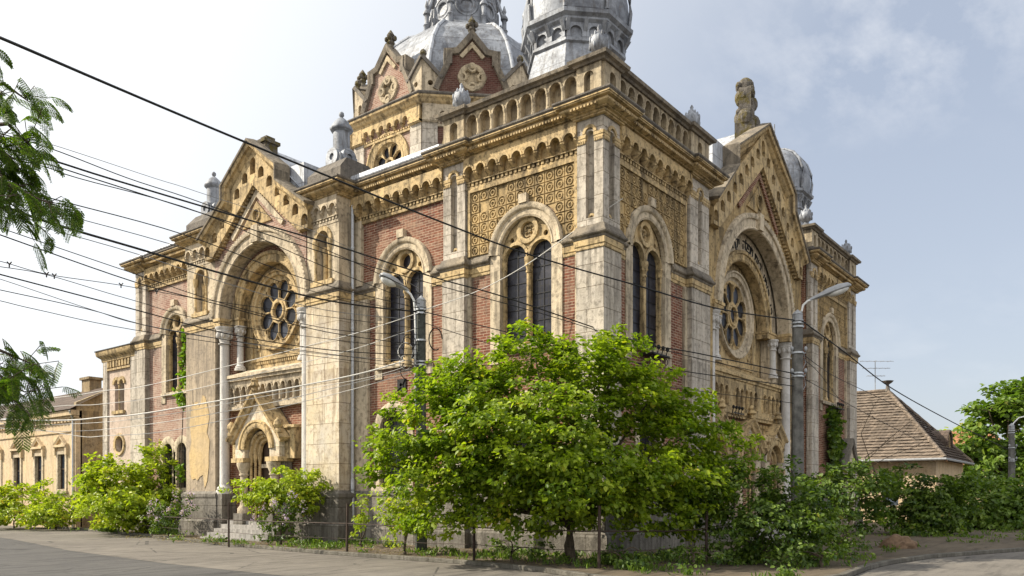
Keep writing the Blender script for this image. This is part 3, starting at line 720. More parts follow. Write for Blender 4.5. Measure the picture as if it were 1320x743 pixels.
# porch with its gable
PO = empty('porch', FT.p(TC, 0, 0), SYN)
def psub(name, bm, m, sm=None, W=PO):
    for v in bm.verts: v.co -= W.location
    return new(name, bm, M[m], W, sm)
def gporch(F, c, hw, ze, ap, r, zs, of, ob, W, door=True, zcol=1.1, mm='ochre'):
    def ps(n_, b_, m_, s_=None): return psub(n_, b_, m_, s_, W)
    bm = B(); plate(bm, F, [(c+hw, zs-.35), (c+hw, ze), (c, ap), (c-hw, ze), (c-hw, zs-.35), (c-r, zs-.35)] + [(c-r*math.cos(PI*i/20), zs+r*math.sin(PI*i/20)) for i in range(21)] + [(c+r, zs-.35)], [], of, ob)
    ps('gable_front', bm, 'patch')
    bm = B(); sl = (ap-ze)/hw
    rake(bm, F, [(c-hw-.28, ze-.28*sl), (c, ap), (c+hw+.28, ze-.28*sl)], [(.18, of-.01), (.16, of+.10), (.04, of+.14), (-.02, of+.24), (-.10, of+.26), (-.10, ob)])
    arcs(bm, F, c, zs, [(r-.02, of-.25), (r-.02, of+.03), (r+.06, of+.07), (r+.2, of+.06), (r+.22, of+.1), (r+.3, of+.1), (r+.32, of)], 0, PI, 24)
    lathe(bm, F.p(c, ap+.1, of+.1), [(.12, 0), (.10, .12), (.2, .2), (.13, .34), (.16, .42), (.03, .55)], 8)
    for sg in (-1, 1):
        lathe(bm, F.p(c+sg*(hw+.1), ze-.05, of+.12), [(.16, 0), (.16, .1), (.1, .16), (.19, .3), (.16, .45), (.05, .58)], 8)
        box(bm, F, *sorted((c+sg*(r-.12), c+sg*(hw+.1))), zs-.53, zs-.352, ob, of+.14)
    ps('gable_moulding', bm, mm, 40)
    for sg in (-1, 1):
        bm = B(); h = zs-.54-zcol; s = c+sg*(r+.16)
        lathe(bm, F.p(s, zcol, of-.1), [(.27, 0), (.27, .2), (.18, .32), (.165, .4), (.155, h-.55), (.2, h-.53), (.2, h-.47), (.17, h-.44), (.3, h-.1), (.3, h)], 14)
        ps('column', bm, 'pale_plain', 40)
        bm = B(); box(bm, F, s-.32, s+.32, 0, zcol, ob, of+.2); box(bm, F, *sorted((c+sg*(r+.36), c+sg*hw)), zcol, zs-.53, ob, of-.25); ps('pedestal', bm, 'plinth')
    # doorway
    bm = B()
    for k in range(3):
        q = r-.04-.13*k; arcs(bm, F, c, zs-.1, [(q, of-.2-.12*k), (q-.10, of-.22-.12*k), (q-.12, of-.34-.12*k)], 0, PI, 20)
        for sg in (-1, 1): lathe(bm, F.p(c+sg*(q-.05), .6, of-.26-.12*k), [(.09, 0), (.06, .15), (.06, zs-1.1), (.1, zs-.85), (.1, zs-.7)], 8)
    ps('door_surround', bm, mm, 40)
    bm = B(); plate(bm, F, archp(c, .5, zs-.1, r-.3, 18), [], ob-.05, ob-.15); ps('door', bm, 'wood')
    bm = B(); box(bm, F, c-r+.2, c+r-.2, zs-.75, zs-.6, ob-.1, ob+.08); ps('door_transom', bm, 'pale_plain')
gporch(FT, TC, 1.5, 4.35, 5.95, .86, 3.72, .06, -.55, PO)
bm = B(); sl = 1.6/1.5
for sg in (-1, 1):
    quad(bm, FT.p(TC, 6.06, .28), FT.p(TC+sg*1.8, 6.06-1.8*sl, .28), FT.p(TC+sg*1.8, 6.06-1.8*sl, -.62), FT.p(TC, 6.06, -.62))
psub('roof', bm, 'dark')
for sg in (-1, 1):
    bm = B(); box(bm, FT, *sorted((TC+sg*1.5, TC+sg*2.1)), 3.3, 4.5, -.62, -.2); box(bm, FT, *sorted((TC+sg*1.45, TC+sg*2.2)), 4.503, 4.62, -.62, -.12); psub('side_block', bm, 'ochre')
for k in range(4):
    pass
bm = B()
for k in range(5): wbox(bm, -1.9+.3*k, -.2, TC-2.1+.02*k, TC+2.1-.02*k, .003, .16+.16*k)
psub('steps', bm, 'cement')
# brick jambs of the recess, then the piers of the transept
bm = B()
for sg in (-1, 1):
    bm = B(); box(bm, FT, *sorted((TC+sg*2.62, TC+sg*3.098)), 0, 9.03, -.64, -.45); part('jamb', bm, 'brick')
for s0, s1, m in ((10.94, 12.85, 'patch'), (19.05, 21.36, 'peel')):
    bm = B(); box(bm, FT, s0, s1, 0, 9.05, -.86, 0); part('pier', bm, m)
    bm = B(); c = (s0+s1)/2-.02; plate(bm, FT, rect(s0+.03, s1-.03, 9.5, 12.9), [archp(c, 9.85, 11.35, .36, 12)], -.03, -.86)
    quad(bm, FT.p(s0+.1, 9.5, -.42), FT.p(s1-.1, 9.5, -.42), FT.p(s1-.1, 12.9, -.42), FT.p(s0+.1, 12.9, -.42)); part('pilaster', bm, 'pale_plain')
    bm = B(); arcs(bm, FT, c, 11.35, [(.36, -.05), (.36, .03), (.52, .03), (.54, -.04)], 0, PI, 16); box(bm, FT, c-.62, c+.62, 9.66, 9.84, -.1, .08)
    for sg in (-1, 1):
        lathe(bm, FT.p(c+sg*.42, 9.85, -.02), [(.09, 0), (.065, .1), (.06, 1.1), (.10, 1.2), (.13, 1.42), (.13, 1.5)], 8)
        lathe(bm, FT.p(c+sg*.15, 9.85, -.28), [(.10, 0), (.10, 1.0), (.14, 1.2), (.14, 1.3)], 8)
    part('pilaster_niche', bm, 'ochre', 40)
    corbel_table(FT, s0+.05, s1-.05, 4, 12.32, 12.88, .08, -.1, 'pale_plain')
    n = 4
for p in ([(-.6, 13.1), (-.6, 10.94), (.3, 10.94)], [(.3, 21.36), (-.6, 21.36), (-.6, 18.8)]):
    bm = B(); bm2 = B(); bm5 = B(); hsweep(bm, p, CORN); hsweep(bm2, p, CTOP)
    part('cornice', bm, 'ochre', 30); part('cornice_cap', bm2, 'dark')
    hsweep(bm5, p, [(0, 0), (.24, 0), (.24, .7), (.14, .82), (.12, 1.7), (.16, 1.78), (.16, 1.9), (0, 2.02)]); part('plinth', bm5, 'plinth')
for p in ([(-.6, 12.85), (-.6, 10.94), (.3, 10.94)], [(.3, 21.36), (-.6, 21.36), (-.6, 19.05)]):
    bm3 = B(); bm4 = B(); hsweep(bm3, p, LEDGE); hsweep(bm4, p, CAPL); part('ledge', bm3, 'ochre', 30); part('ledge_cap', bm4, 'grime')
def turret(x, y, z, k=1.0):
    bm = B(); wbox(bm, x-.85*k, x+.85*k, y-.95*k, y+.95*k, z-.5, z+.02); taper(bm, WF, x-.85*k, x+.85*k, z+.021, z+.42, y-.95*k, y+.95*k, .3*k, .3*k); part('turret_base', bm, 'dark')
    bm = B(); z += .3
    wbox(bm, x-.42*k, x+.42*k, y-.42*k, y+.42*k, z, z+.5*k)
    for q in range(4):
        a = q*PI/2; Fq = Fc((x, y, 0), (-math.sin(a), math.cos(a), 0), (math.cos(a), math.sin(a), 0))
        plate(bm, Fq, circ(0, z+.42*k, .33*k, 16), [circ(0, z+.42*k, .13*k, 10)], .48*k, .3*k)
    lathe(bm, (x, y, z+.5*k), [(.40*k, 0), (.40*k, .1*k), (.32*k, .16*k), (.32*k, .95*k), (.40*k, 1.0*k), (.44*k, 1.05*k), (.44*k, 1.12*k), (.38*k, 1.2*k), (.28*k, 1.36*k), (.12*k, 1.5*k), (.05*k, 1.55*k), (.10*k, 1.62*k), (.09*k, 1.72*k), (.02*k, 1.78*k)], 10)
    part('turret', bm, 'tin', 40)
turret(.2, 11.75, 13.85); turret(.2, 20.45, 13.85, .95)
# transept roof
bm = B(); ap = 16.05; sl = (16.0-12.85)/3.5
for sg in (-1, 1): quad(bm, Vector((-.5, TC, ap)), Vector((-.5, TC+sg*3.6, ap-3.6*sl)), Vector((9, TC+sg*3.6, ap-3.6*sl)), Vector((9, TC, ap)))
for sg in (-1, 1): box(bm, FT, *sorted((TC+sg*1.75, TC+sg*2.7)), 13.2, 14.72, -1.7, -.2)
part('roof', bm, 'tinw')
bm = B(); wbox(bm, -.5, .1, TC-.34, TC+.34, 15.4, 16.12); wbox(bm, -.58, .18, TC-.42, TC+.42, 16.123, 16.25); wbox(bm, -.4, .02, TC-.28, TC+.12, 16.25, 16.42); part('gable_pedestal', bm, 'moss')
bm = B()
for q in ((-.15, 10.85),): tube(bm, [Vector((-.02, 10.86, 12.6)), Vector((-.02, 10.86, .3))], .055, 8)
for z in (2, 5, 8, 11): lathe(bm, (-.02, 10.86, z), [(.075, 0), (.075, .06)], 8)
lathe(bm, (-.02, 10.86, 0), [(.075, 0), (.075, 2.4), (.06, 2.45)], 8)
part('downpipe', bm, 'steel', 40)

bm = B(); R_ = random.Random(3); pp = []
for k in range(26):
    a = 2*PI*k/26; q = max(abs(math.cos(a)), abs(math.sin(a))); pp.append((20.3+.85*math.cos(a)/q*R_.uniform(.6, 1.05), 4.2+2.0*math.sin(a)/q*R_.uniform(.7, 1.05)))
plate(bm, FT, pp, [], .022, -.02); part('plaster_patch', bm, 'patchy')
# ---- middle of the right front
gabled_front(FC, CC, 5.5, 17.25, 3.15, 15.3, .75, 4.95, 12.85, 3.7, 9.2, 4.5, 2.55, 2.95, -.6, -1.05, 6.95, 1.88, 1.46, 9.55, 8, 'pale_plain', 1.6, 'pale_plain', 'orn', 'brick', 'pale_plain', (4.15, -.27), (3.12, -.5))
bm = B(); box(bm, FC, CC-4.5, CC+4.5, 0, 6.75, -1.4, -.72); part('porch_wall', bm, 'brick')
bm = B(); a, b = CC-4.45, CC+4.45
box(bm, FC, a, b, 6.62, 6.74, -.9, -.44); box(bm, FC, a, b, 6.743, 6.86, -.9, -.36); taper(bm, FC, a, b, 6.863, 7.12, -1.3, -.42, 0, .4)
hs = []
for g in (-3.1, 0, 3.1):
    for k in range(5):
        hs.append(archp(CC+g+(k-2)*.5, 5.50, 6.12, .165, 10))
plate(bm, FC, rect(a, b, 5.3, 6.62), hs, -.5, -.73)
for g in (-3.1, 0, 3.1):
    for k in range(5):
        arcs(bm, FC, CC+g+(k-2)*.5, 6.12, [(.165, -.51), (.175, -.46), (.22, -.46), (.235, -.51)], 0, PI, 10)
    for k in range(6): lathe(bm, FC.p(CC+g+(k-2.5)*.5, 5.5, -.5), [(.075, 0), (.05, .06), (.05, .42), (.085, .52), (.085, .6)], 8)
box(bm, FC, a, b, 5.18, 5.298, -.8, -.40); box(bm, FC, a, b, 5.05, 5.178, -.8, -.45); part('blind_arcade', bm, 'ochre')
bm = B(); nt_ = 24
for k in range(nt_):
    s = CC-4.4+(k+.5)*8.8/nt_
    plate(bm, FC, rect(s-.15, s+.15, 4.55, 4.98), [circ(s, 4.76, .1, 8)], -.62, -.72); ball_f(bm, FC, s, 4.76, -.7, .06)
part('ornament_band', bm, 'orn')
P3 = empty('portal', FC.p(CC, 0, 0), SYN)
for g in (-3.1, 0, 3.1):
    gporch(FC, CC+g, 1.25, 3.95, 5.0, .78, 3.35, -.35, -.75, P3, True, 1.0)
bm = B()
for k in range(5): wbox(bm, CC-4.4+.02*k, CC+4.4-.02*k, -1.7+.3*k, 1.0, .003, .16+.16*k)
psub('steps', bm, 'cement', None, P3)
for c0 in (CC-4.22, CC+4.22):
    pass
bm = B(); ap = 17.3; sl = (17.25-12.85)/4.95
for sg in (-1, 1): quad(bm, Vector((CC, .55, ap)), Vector((CC+sg*5.0, .55, ap-5.0*sl)), Vector((CC+sg*5.0, 9, ap-5.0*sl)), Vector((CC, 9, ap)))
for sg in (-1, 1): box(bm, FC, *sorted((CC+sg*3.15, CC+sg*4.3)), 13.6, 15.45, -1.6, -.1)
part('roof', bm, 'tinw')
# tablets of stone on the gable, seen edge on
bm = B(); FTb = Fc((CC-.05, 1.0, 0), (.94, .34, 0), (.34, -.94, 0))
box(bm, FTb, -.72, .72, 16.3, 17.35, -.42, .38); taper(bm, FTb, -.68, .68, 17.353, 17.7, -.38, .34, .16, .1)
for sg in (-1, 1):
    plate(bm, FTb, archp(sg*.35, 17.7, 18.75+.1*sg, .35, 10), [], .24, -.24); plate(bm, FTb, archp(sg*.35, 17.7, 18.75+.1*sg, .35, 10), [], -.24, .24, sides=False)
    for k in range(4): box(bm, FTb, sg*.35-.26, sg*.35+.26, 17.95+k*.26, 18.07+k*.26, -.28, .28)
for s_, z_, o_, r_ in ((-.3, 18.95, 0, .36), (.3, 19.0, 0, .38), (-.4, 18.5, -.1, .34), (.42, 18.55, .1, .33), (-.35, 18.05, .1, .30), (.2, 17.9, -.15, .34), (-.5, 17.6, 0, .36), (.5, 17.6, 0, .34), (0, 17.5, .25, .36), (.1, 18.4, .2, .3)): ball(bm, FTb.p(s_, z_, o_), r_, 1, 1, 1.15, 7)
for k in range(60): ball(bm, FTb.p(random.uniform(-.66, .66), random.uniform(17.4, 19.1), random.choice((-.27, .25))), random.uniform(.06, .14), 1, 1, 1.3, 5)
part('stone_tablets', bm, 'moss')
# inscription on the inner arch
def inscription():
    txt = "כי ביתי בית תפלה יקרא לכל העמים"
    dg = None; bm = B(); n = len(txt)
    chars = []
    for i, ch in enumerate(txt):
        if ch == ' ': continue
        cu = bpy.data.curves.new('letter', 'FONT'); cu.body = ch; cu.size = .62; cu.align_x = 'CENTER'; cu.extrude = .02
        ob = bpy.data.objects.new('letter', cu); COL.objects.link(ob); chars.append((i, ob, cu))
    bpy.context.view_layer.update(); dg = bpy.context.evaluated_depsgraph_get()
    for i, ob, cu in chars:
        me = bpy.data.meshes.new_from_object(ob.evaluated_get(dg))
        a = math.radians(18+144*i/(n-1)); r = 3.08
        vs = []
        for v in me.vertices:
            s = CC+r*math.cos(a)+v.co.x*math.sin(a)+(v.co.y)*math.cos(a); z = 9.2+r*math.sin(a)-v.co.x*math.cos(a)+(v.co.y)*math.sin(a)
            vs.append(bm.verts.new(FC.p(s, z, -.6+.012+v.co.z)))
        for f in me.polygons:
            try: bm.faces.new([vs[k] for k in f.vertices])
            except ValueError: pass
        bpy.data.objects.remove(ob); bpy.data.curves.remove(cu); bpy.data.meshes.remove(me)
    part('inscription', bm, 'iron')
inscription()
# side porch gable of the right tower
SP = empty('side_porch', (23.4, -.3, 0), SYN)
bm = B(); F = FR; q = 23.4; plate(bm, F, [(q-.75, 0), (q-.75, 3.55), (q, 4.55), (q+.75, 3.55), (q+.75, 0)], [archp(q, .3, 3.2, .38)], .45, -.2)
psub('gable_front', bm, 'patch', None, SP)
bm = B(); rake(bm, F, [(q-.95, 3.3), (q, 4.57), (q+.95, 3.3)], [(.02, .46), (.02, .56), (-.10, .62), (-.13, .56), (-.13, -.2)]); psub('roof', bm, 'dark', None, SP)
bm = B(); plate(bm, F, archp(q, .3, 3.2, .4), [], .2, .1); psub('door', bm, 'wood', None, SP)
# iron cable brackets with insulators on two window sills
for F, s, z in ((FR, 3.1, 6.25), (FR, RT_C+.4, 6.2), (FC, 11.6, 5.15)):
    bm = B(); o = .15 if F is FR else -.3
    box(bm, F, s-.55, s+.55, z, z+.05, -.2, o+.1)
    for k in range(4):
        x = s-.45+k*.3; tube(bm, [F.p(x, z, o), F.p(x, z+.22, o+.05)], .018, 5); ball(bm, F.p(x, z+.26, o+.06), .06, 1, 1, 1.3, 6)
        arcs(bm, F, x, z-.14, [(.09, o), (.11, o), (.11, o+.02)], 0, 2*PI, 10)
    part('cable_bracket', bm, 'iron')
bm = B(); plate(bm, FL, rect(8.3, 8.72, 5.55, 5.97), [], -.2, -.26)
for k in range(4):
    a = PI/4+k*PI/2; plate(bm, FL, [(8.51+.28*math.cos(a), 5.76+.28*math.sin(a)), (8.51+.06*math.cos(a+PI/2), 5.76+.06*math.sin(a+PI/2)), (8.51-.06*math.cos(a+PI/2), 5.76-.06*math.sin(a+PI/2))], [], -.17, -.2)
part('tie_plate', bm, 'iron')

# ---------------------------------------------------------------- central drum and dome
DC = Vector((13.1, 16.9, 0)); AP = 5.7; HW = AP*math.tan(PI/8); C8 = math.cos(PI/8)
def dface(k):
    a = PI+k*PI/4; return Fc((DC.x+AP*math.cos(a), DC.y+AP*math.sin(a), 0), (math.sin(a), -math.cos(a), 0), (math.cos(a), math.sin(a), 0))
octo = [(DC.x+AP/C8*math.cos(PI/8+k*PI/4), DC.y+AP/C8*math.sin(PI/8+k*PI/4)) for k in range(8)]
DR = empty('drum', (DC.x, DC.y, 13.5), SYN)
def dsub(name, bm, m, sm=None): return psub(name, bm, m, sm, DR)
for k in range(8):
    F = dface(k); vis = k in (0, 1, 7, 2)
    wm = 'brick_pale' if k in (0, 7, 6) else 'brick_shaded'  # sun-facing sides paler, the others darker: sun and shade put into the brick colour
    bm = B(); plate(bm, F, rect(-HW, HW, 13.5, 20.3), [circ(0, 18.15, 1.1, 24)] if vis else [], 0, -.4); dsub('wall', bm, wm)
    for sg in (-1, 1):
        bm = B(); box(bm, F, *sorted((sg*HW, sg*(HW-.72))), 13.5, 19.45, -.2, .10); dsub('pier', bm, 'pale')
    if vis:
        bm = B(); arcs(bm, F, 0, 18.15, [(.98, -.25), (1.0, .03), (1.12, .06), (1.16, .03), (1.36, .05), (1.4, .09), (1.48, .09), (1.5, .0)], 0, 2*PI, 32); dsub('window_frame', bm, 'ochre', 40)
        bm = B(); hs = [circ(0, 18.15, .2, 12)] + [petal(0, 18.15, PI/8+q*PI/4, .32, .96, .225, 6) for q in range(8)]
        plate(bm, F, circ(0, 18.15, 1.02, 24), hs, -.1, -.25, sides=False); dsub('tracery', bm, 'ochre')
        bm = B(); plate(bm, F, circ(0, 18.15, 1.0, 20), [], -.26, -.3); dsub('glazing', bm, 'glassb')
        bm = B(); n = 6; p = (2*HW-1.4)/n
        plate(bm, F, corbel_outline(-HW+.7, HW-.7, n, 20.3, 19.72, p*.3, .1), [], .2, 0)
        for q in range(n+1):
            c = -HW+.7+q*p; taper_c(bm, F, max(-HW+.7, c-p*.12), min(HW-.7, c+p*.12), 19.56, 19.74, 0, .22)
        dentils(bm, F, -HW+.7, HW-.7, 19.42, 19.5, 0, .12); box(bm, F, -HW+.7, HW-.7, 19.3, 19.41, 0, .1)
        box(bm, F, -HW, -HW+.7, 19.453, 20.3, -.1, .21); box(bm, F, HW-.7, HW, 19.453, 20.3, -.1, .21)
        box(bm, F, -HW, -HW+.75, 19.5, 19.6, -.1, .25); box(bm, F, HW-.75, HW, 19.5, 19.6, -.1, .25)
        dsub('corbel_table', bm, 'ochre' if k != 1 else 'pale_plain')
    # stepped gable
    G = [(-HW+.75, 20.8), (HW-.75, 20.8), (1.55, 21.55), (1.12, 22.45), (1.12, 22.85), (.72, 22.95), (0, 23.75), (-.72, 22.95), (-1.12, 22.85), (-1.12, 22.45), (-1.55, 21.55)]
    bm = B(); plate(bm, F, G, [circ(0, 21.75, .42, 16)], -.05, -.5); quad(bm, F.p(-.5, 21.2, -.22), F.p(.5, 21.2, -.22), F.p(.5, 22.3, -.22), F.p(-.5, 22.3, -.22)); dsub('gable', bm, wm)
    bm = B(); gl = [(-1.75, 21.05), (-1.55, 21.55), (-1.12, 22.45), (-1.12, 22.88), (-.72, 22.95), (0, 23.8), (.72, 22.95), (1.12, 22.88), (1.12, 22.45), (1.55, 21.55), (1.75, 21.05)]
    rake(bm, F, gl, [(.16, -.05), (.14, .1), (.0, .14), (-.10, .16), (-.12, .1), (-.12, -.55)])
    for sg in (-1, 1): box(bm, F, *sorted((sg*.95, sg*1.35)), 22.3, 23.0, -.5, .12)
    dsub('gable_coping', bm, 'grime')
    bm = B(); arcs(bm, F, 0, 21.75, [(.40, -.2), (.42, .0), (.5, .04), (.62, .04), (.68, -.04)], 0, 2*PI, 18)
    for q in range(4):
        a = q*PI/2; arcs(bm, F, .46*math.cos(a), 21.75+.46*math.sin(a), [(.12, -.0), (.13, .05), (.22, .05), (.25, -.04)], 0, 2*PI, 12)
    rake(bm, F, [(-.62, 22.75), (0, 23.45), (.62, 22.75)], [(.2, -.06), (.2, .05), (.02, .05), (.02, -.06)])
    bm.faces.new([bm.verts.new(F.p(a, b, -.16)) for a, b in circ(0, 21.75, .43, 16)]); dsub('gable_ornament', bm, 'bal')
    bm = B(); p = F.p(0, 23.8, -.2); lathe(bm, p, [(.2, 0), (.14, .2), (.22, .3), (.12, .42), (.12, .6), (.2, .7), (.1, .85), (.03, .95)], 8)
    for q in range(4):
        a = q*PI/2+.4; ball(bm, p+Vector((.22*math.cos(a), .22*math.sin(a), .52)), .11, 1, 1, 1.2, 5)
    dsub('gable_finial', bm, 'moss')
    # corner gablets
    for sg in (-1, 1):
        bm = B(); s = lambda q: sg*(HW-q)
        plate(bm, F, [(s(0), 20.8), (s(.78), 20.8), (s(.78), 21.7), (s(0), 22.5)], [circ(s(.38), 21.35, .13, 10)] if k == 1 or sg < 0 else [archp(s(.38), 21.0, 21.45, .11, 8)], .05, -.5); dsub('gablet', bm, 'pale_plain')
        bm = B(); L = [(s(.92), 21.58), (s(0), 22.55)]
        if sg > 0: L = L[::-1]
        rake(bm, F, L if sg < 0 else L, [(.10 if sg < 0 else .1, .04), (.1, .14), (-.07, .17), (-.07, -.6)]) ; dsub('gablet_coping', bm, 'dark')
    v = octo[k]; d = (Vector((v[0], v[1], 0))-DC).normalized(); bm = B(); q = Vector((v[0], v[1], 22.5))-d*.12
    lathe(bm, q, [(.14, 0), (.09, .14), (.17, .26), (.15, .4), (.04, .5)], 8); dsub('gablet_finial', bm, 'moss')
oc = octo
bm = B(); hsweep(bm, oc, [(.1, 20.25), (.22, 20.3), (.30, 20.36), (.36, 20.46), (.46, 20.52), (.48, 20.6), (0, 20.62)], True); dsub('cornice', bm, 'ochre', 20)
bm = B(); hsweep(bm, oc, [(-.3, 20.623), (.48, 20.623), (.53, 20.68), (.52, 20.74), (.1, 20.82), (-.6, 20.84)], True); dsub('cornice_cap', bm, 'dark')
DM = empty('dome', (DC.x, DC.y, 20.8), SYN)
def msub(name, bm, m, sm=None): return psub(name, bm, m, sm, DM)
prof = [(5.75, 20.5), (5.65, 21.3), (5.45, 22.3), (5.12, 23.4), (4.68, 24.4), (4.1, 25.2), (3.3, 25.9), (2.35, 26.3), (2.2, 26.32)]
bm = B(); lathe(bm, (DC.x, DC.y, 0), prof, 8, PI/8); msub('dome_shell', bm, 'tin')
for k in range(8):
    a = PI/8+k*PI/4; bm = B(); tube(bm, [Vector((DC.x+(r+.02)*math.cos(a), DC.y+(r+.02)*math.sin(a), z)) for r, z in prof[:-1]], .10, 6); msub('dome_rib', bm, 'tinw', 60)
bm = B(); lathe(bm, (DC.x, DC.y, 0), [(2.25, 26.2), (2.3, 26.45), (2.1, 26.55), (1.98, 26.75), (1.85, 27.7), (1.8, 28.7), (2.05, 28.8), (2.15, 28.95), (2.1, 29.05)], 8, PI/8); msub('lantern', bm, 'tin')
bm = B(); lathe(bm, (DC.x, DC.y, 0), [(2.0, 29.0), (2.15, 29.6), (2.1, 30.3), (1.7, 31.1), (1.0, 31.8), (.4, 32.3), (.15, 32.8), (.25, 33.0), (.1, 33.3), (.03, 34)], 8, PI/8); msub('lantern_dome', bm, 'tin')
for k in range(8):
    a = k*PI/4; F = Fc((DC.x+1.84*C8*math.cos(a), DC.y+1.84*C8*math.sin(a), 0), (-math.sin(a), math.cos(a), 0), (math.cos(a), math.sin(a), 0))
    bm = B(); arcs(bm, F, 0, 27.6, [(.30, -.1), (.32, .10), (.38, .12), (.48, .08), (.5, .12), (.58, .12), (.62, -.1)], 0, 2*PI, 24); msub('medallion', bm, 'tin', 40)
    a += PI/8; bm = B(); x, y = DC.x+2.25*math.cos(a), DC.y+2.25*math.sin(a)
    lathe(bm, (x, y, 26.3), [(.16, 0), (.16, .5), (.2, .55), (.12, .65), (.12, 1.1), (.2, 1.15), (.2, 1.25), (.06, 1.45), (.12, 1.6), (.03, 1.9)], 8)
    tube(bm, [Vector((x, y, 27.2)), Vector((DC.x+2.1*math.cos(a), DC.y+2.1*math.sin(a), 27.8)), Vector((DC.x+1.85*math.cos(a), DC.y+1.85*math.sin(a), 28.6))], .1, 6); msub('lantern_pinnacle', bm, 'tin', 40)
# tower domes
def tower_dome(x, y):
    D = empty('tower_dome', (x, y, 13.7), SYN)
    def sub(n_, b_, m_, s_=None): return psub(n_, b_, m_, s_, D)
    bm = B(); lathe(bm, (x, y, 0), [(2.45, 13.6), (2.45, 14.22), (2.2, 14.37), (2.05, 14.82), (1.86, 15.52), (1.68, 16.12), (1.62, 16.37)], 8, PI/8); sub('dome_base', bm, 'tin')
    bm = B(); lathe(bm, (x, y, 0), [(1.62, 16.37), (1.70, 16.42), (1.70, 16.50), (1.60, 16.52), (1.60, 16.98), (1.70, 17.00), (1.80, 17.08), (1.80, 17.14), (1.93, 17.22), (1.95, 17.34), (1.75, 17.42)], 8, PI/8); sub('dome_cornice', bm, 'tin')
    for k in range(8):
        a = k*PI/4; F = Fc((x+1.60*C8*math.cos(a), y+1.60*C8*math.sin(a), 0), (-math.sin(a), math.cos(a), 0), (math.cos(a), math.sin(a), 0)); hw = 1.6*math.sin(PI/8)
        bm = B(); plate(bm, F, rect(-hw, hw, 16.47, 17.00), [archp(-hw*.5, 16.52, 16.70, .2, 8), archp(hw*.5, 16.52, 16.70, .2, 8)], .09, -.02)
        for q in (-1, 0, 1): taper_c(bm, F, q*hw*.97-.06, q*hw*.97+.06, 16.72, 17.02, .0, .28)
        sub('dome_arcade', bm, 'tin')
        F2 = Fc((x+1.8*C8*math.cos(a), y+1.8*C8*math.sin(a), 0), F.s, F.o)
        bm = B()
        for q, zz in ((0, 18.07), (-.12, 17.87), (.12, 17.87)): ball(bm, F2.p(q, zz, .0), .09, 1, 1, 1.2, 6)
        sub('dome_ornament', bm, 'tin', 50)
        a += PI/8; bm = B(); pr = [(1.80, 17.42), (1.86, 17.92), (1.82, 18.42), (1.62, 18.97), (1.25, 19.42), (.75, 19.72), (.3, 19.87)]
        tube(bm, [Vector((x+r*math.cos(a), y+r*math.sin(a), z)) for r, z in pr], .07, 6); sub('dome_rib', bm, 'tin', 60)
    bm = B(); lathe(bm, (x, y, 0), [(1.76, 17.40), (1.80, 17.92), (1.76, 18.42), (1.56, 18.97), (1.2, 19.40), (.7, 19.70), (.25, 19.82), (.16, 20.12), (.24, 20.27), (.2, 20.42), (.05, 20.62), (.03, 21.32)], 16, PI/16); sub('dome_shell', bm, 'tin', 25)
tower_dome(3.0, 2.95); tower_dome(21.8, 2.95)
# ---------------------------------------------------------------- low annex beyond the far bay
AX = empty('annex', (0, 29, 0), SYN)
def asub(n_, b_, m_, s_=None): return psub(n_, b_, m_, s_, AX)
bm = B(); plate(bm, FL, rect(27.21, 30.6, 0, 9.0), [archp(28.7, 6.2, 7.55, .22, 10), archp(29.25, 6.2, 7.55, .22, 10), circ(28.95, 4.45, .4, 20, .45)], -.12, -.4)
wbox(bm, .12, 8, 30.2, 30.6, 0, 9); wbox(bm, .5, 8, 27.22, 30.2, 8.6, 9.0); asub('wall', bm, 'annex')
bm = B(); box(bm, FL, 30.15, 30.62, 0, 9.0, -.2, -.04); box(bm, FL, 27.21, 27.7, 0, 9.0, -.2, -.04); asub('pilaster', bm, 'pale')
bm = B(); hsweep(bm, [(6, 30.6), (.12, 30.6), (.12, 27.2)], [(0, 8.75), (.1, 8.8), (.12, 8.95), (.3, 9.1), (.34, 9.3), (0, 9.32)]); dentils(bm, FL, 27.7, 30.15, 8.45, 8.75, -.2, .0, .3); box(bm, FL, 27.7, 30.15, 8.3, 8.4, -.2, -.02)
for s_ in (28.7, 29.25): arcs(bm, FL, s_, 7.55, [(.22, -.2), (.22, -.06), (.36, -.04), (.38, -.12)], 0, PI, 14)
arcs(bm, FL, 28.95, 4.45, [(.42, -.2), (.42, -.06), (.56, -.04), (.58, -.12)], 0, 2*PI, 24); box(bm, FL, 28.35, 29.6, 6.02, 6.18, -.2, 0)
lathe(bm, FL.p(28.975, 6.2, -.12), [(.06, 0), (.045, .1), (.045, 1.1), (.08, 1.3)], 8); asub('moulding', bm, 'ochre', 40)
bm = B(); hsweep(bm, [(6, 30.6), (.12, 30.6), (.12, 27.2)], [(-.5, 9.5), (-.1, 9.33), (.36, 9.325), (.38, 9.37), (-.5, 9.56)]); wbox(bm, .3, 8, 27.3, 30.3, 9.4, 9.5); asub('roof', bm, 'dark')
bm = B(); box(bm, FL, 28.3, 29.7, 3.9, 8, -.45, -.38); asub('glazing', bm, 'glass')
# ground floor pair of arched windows of the far bay
for c in (23.2, 24.45): low_window(FL, c, .42, 2.2, 3.9)
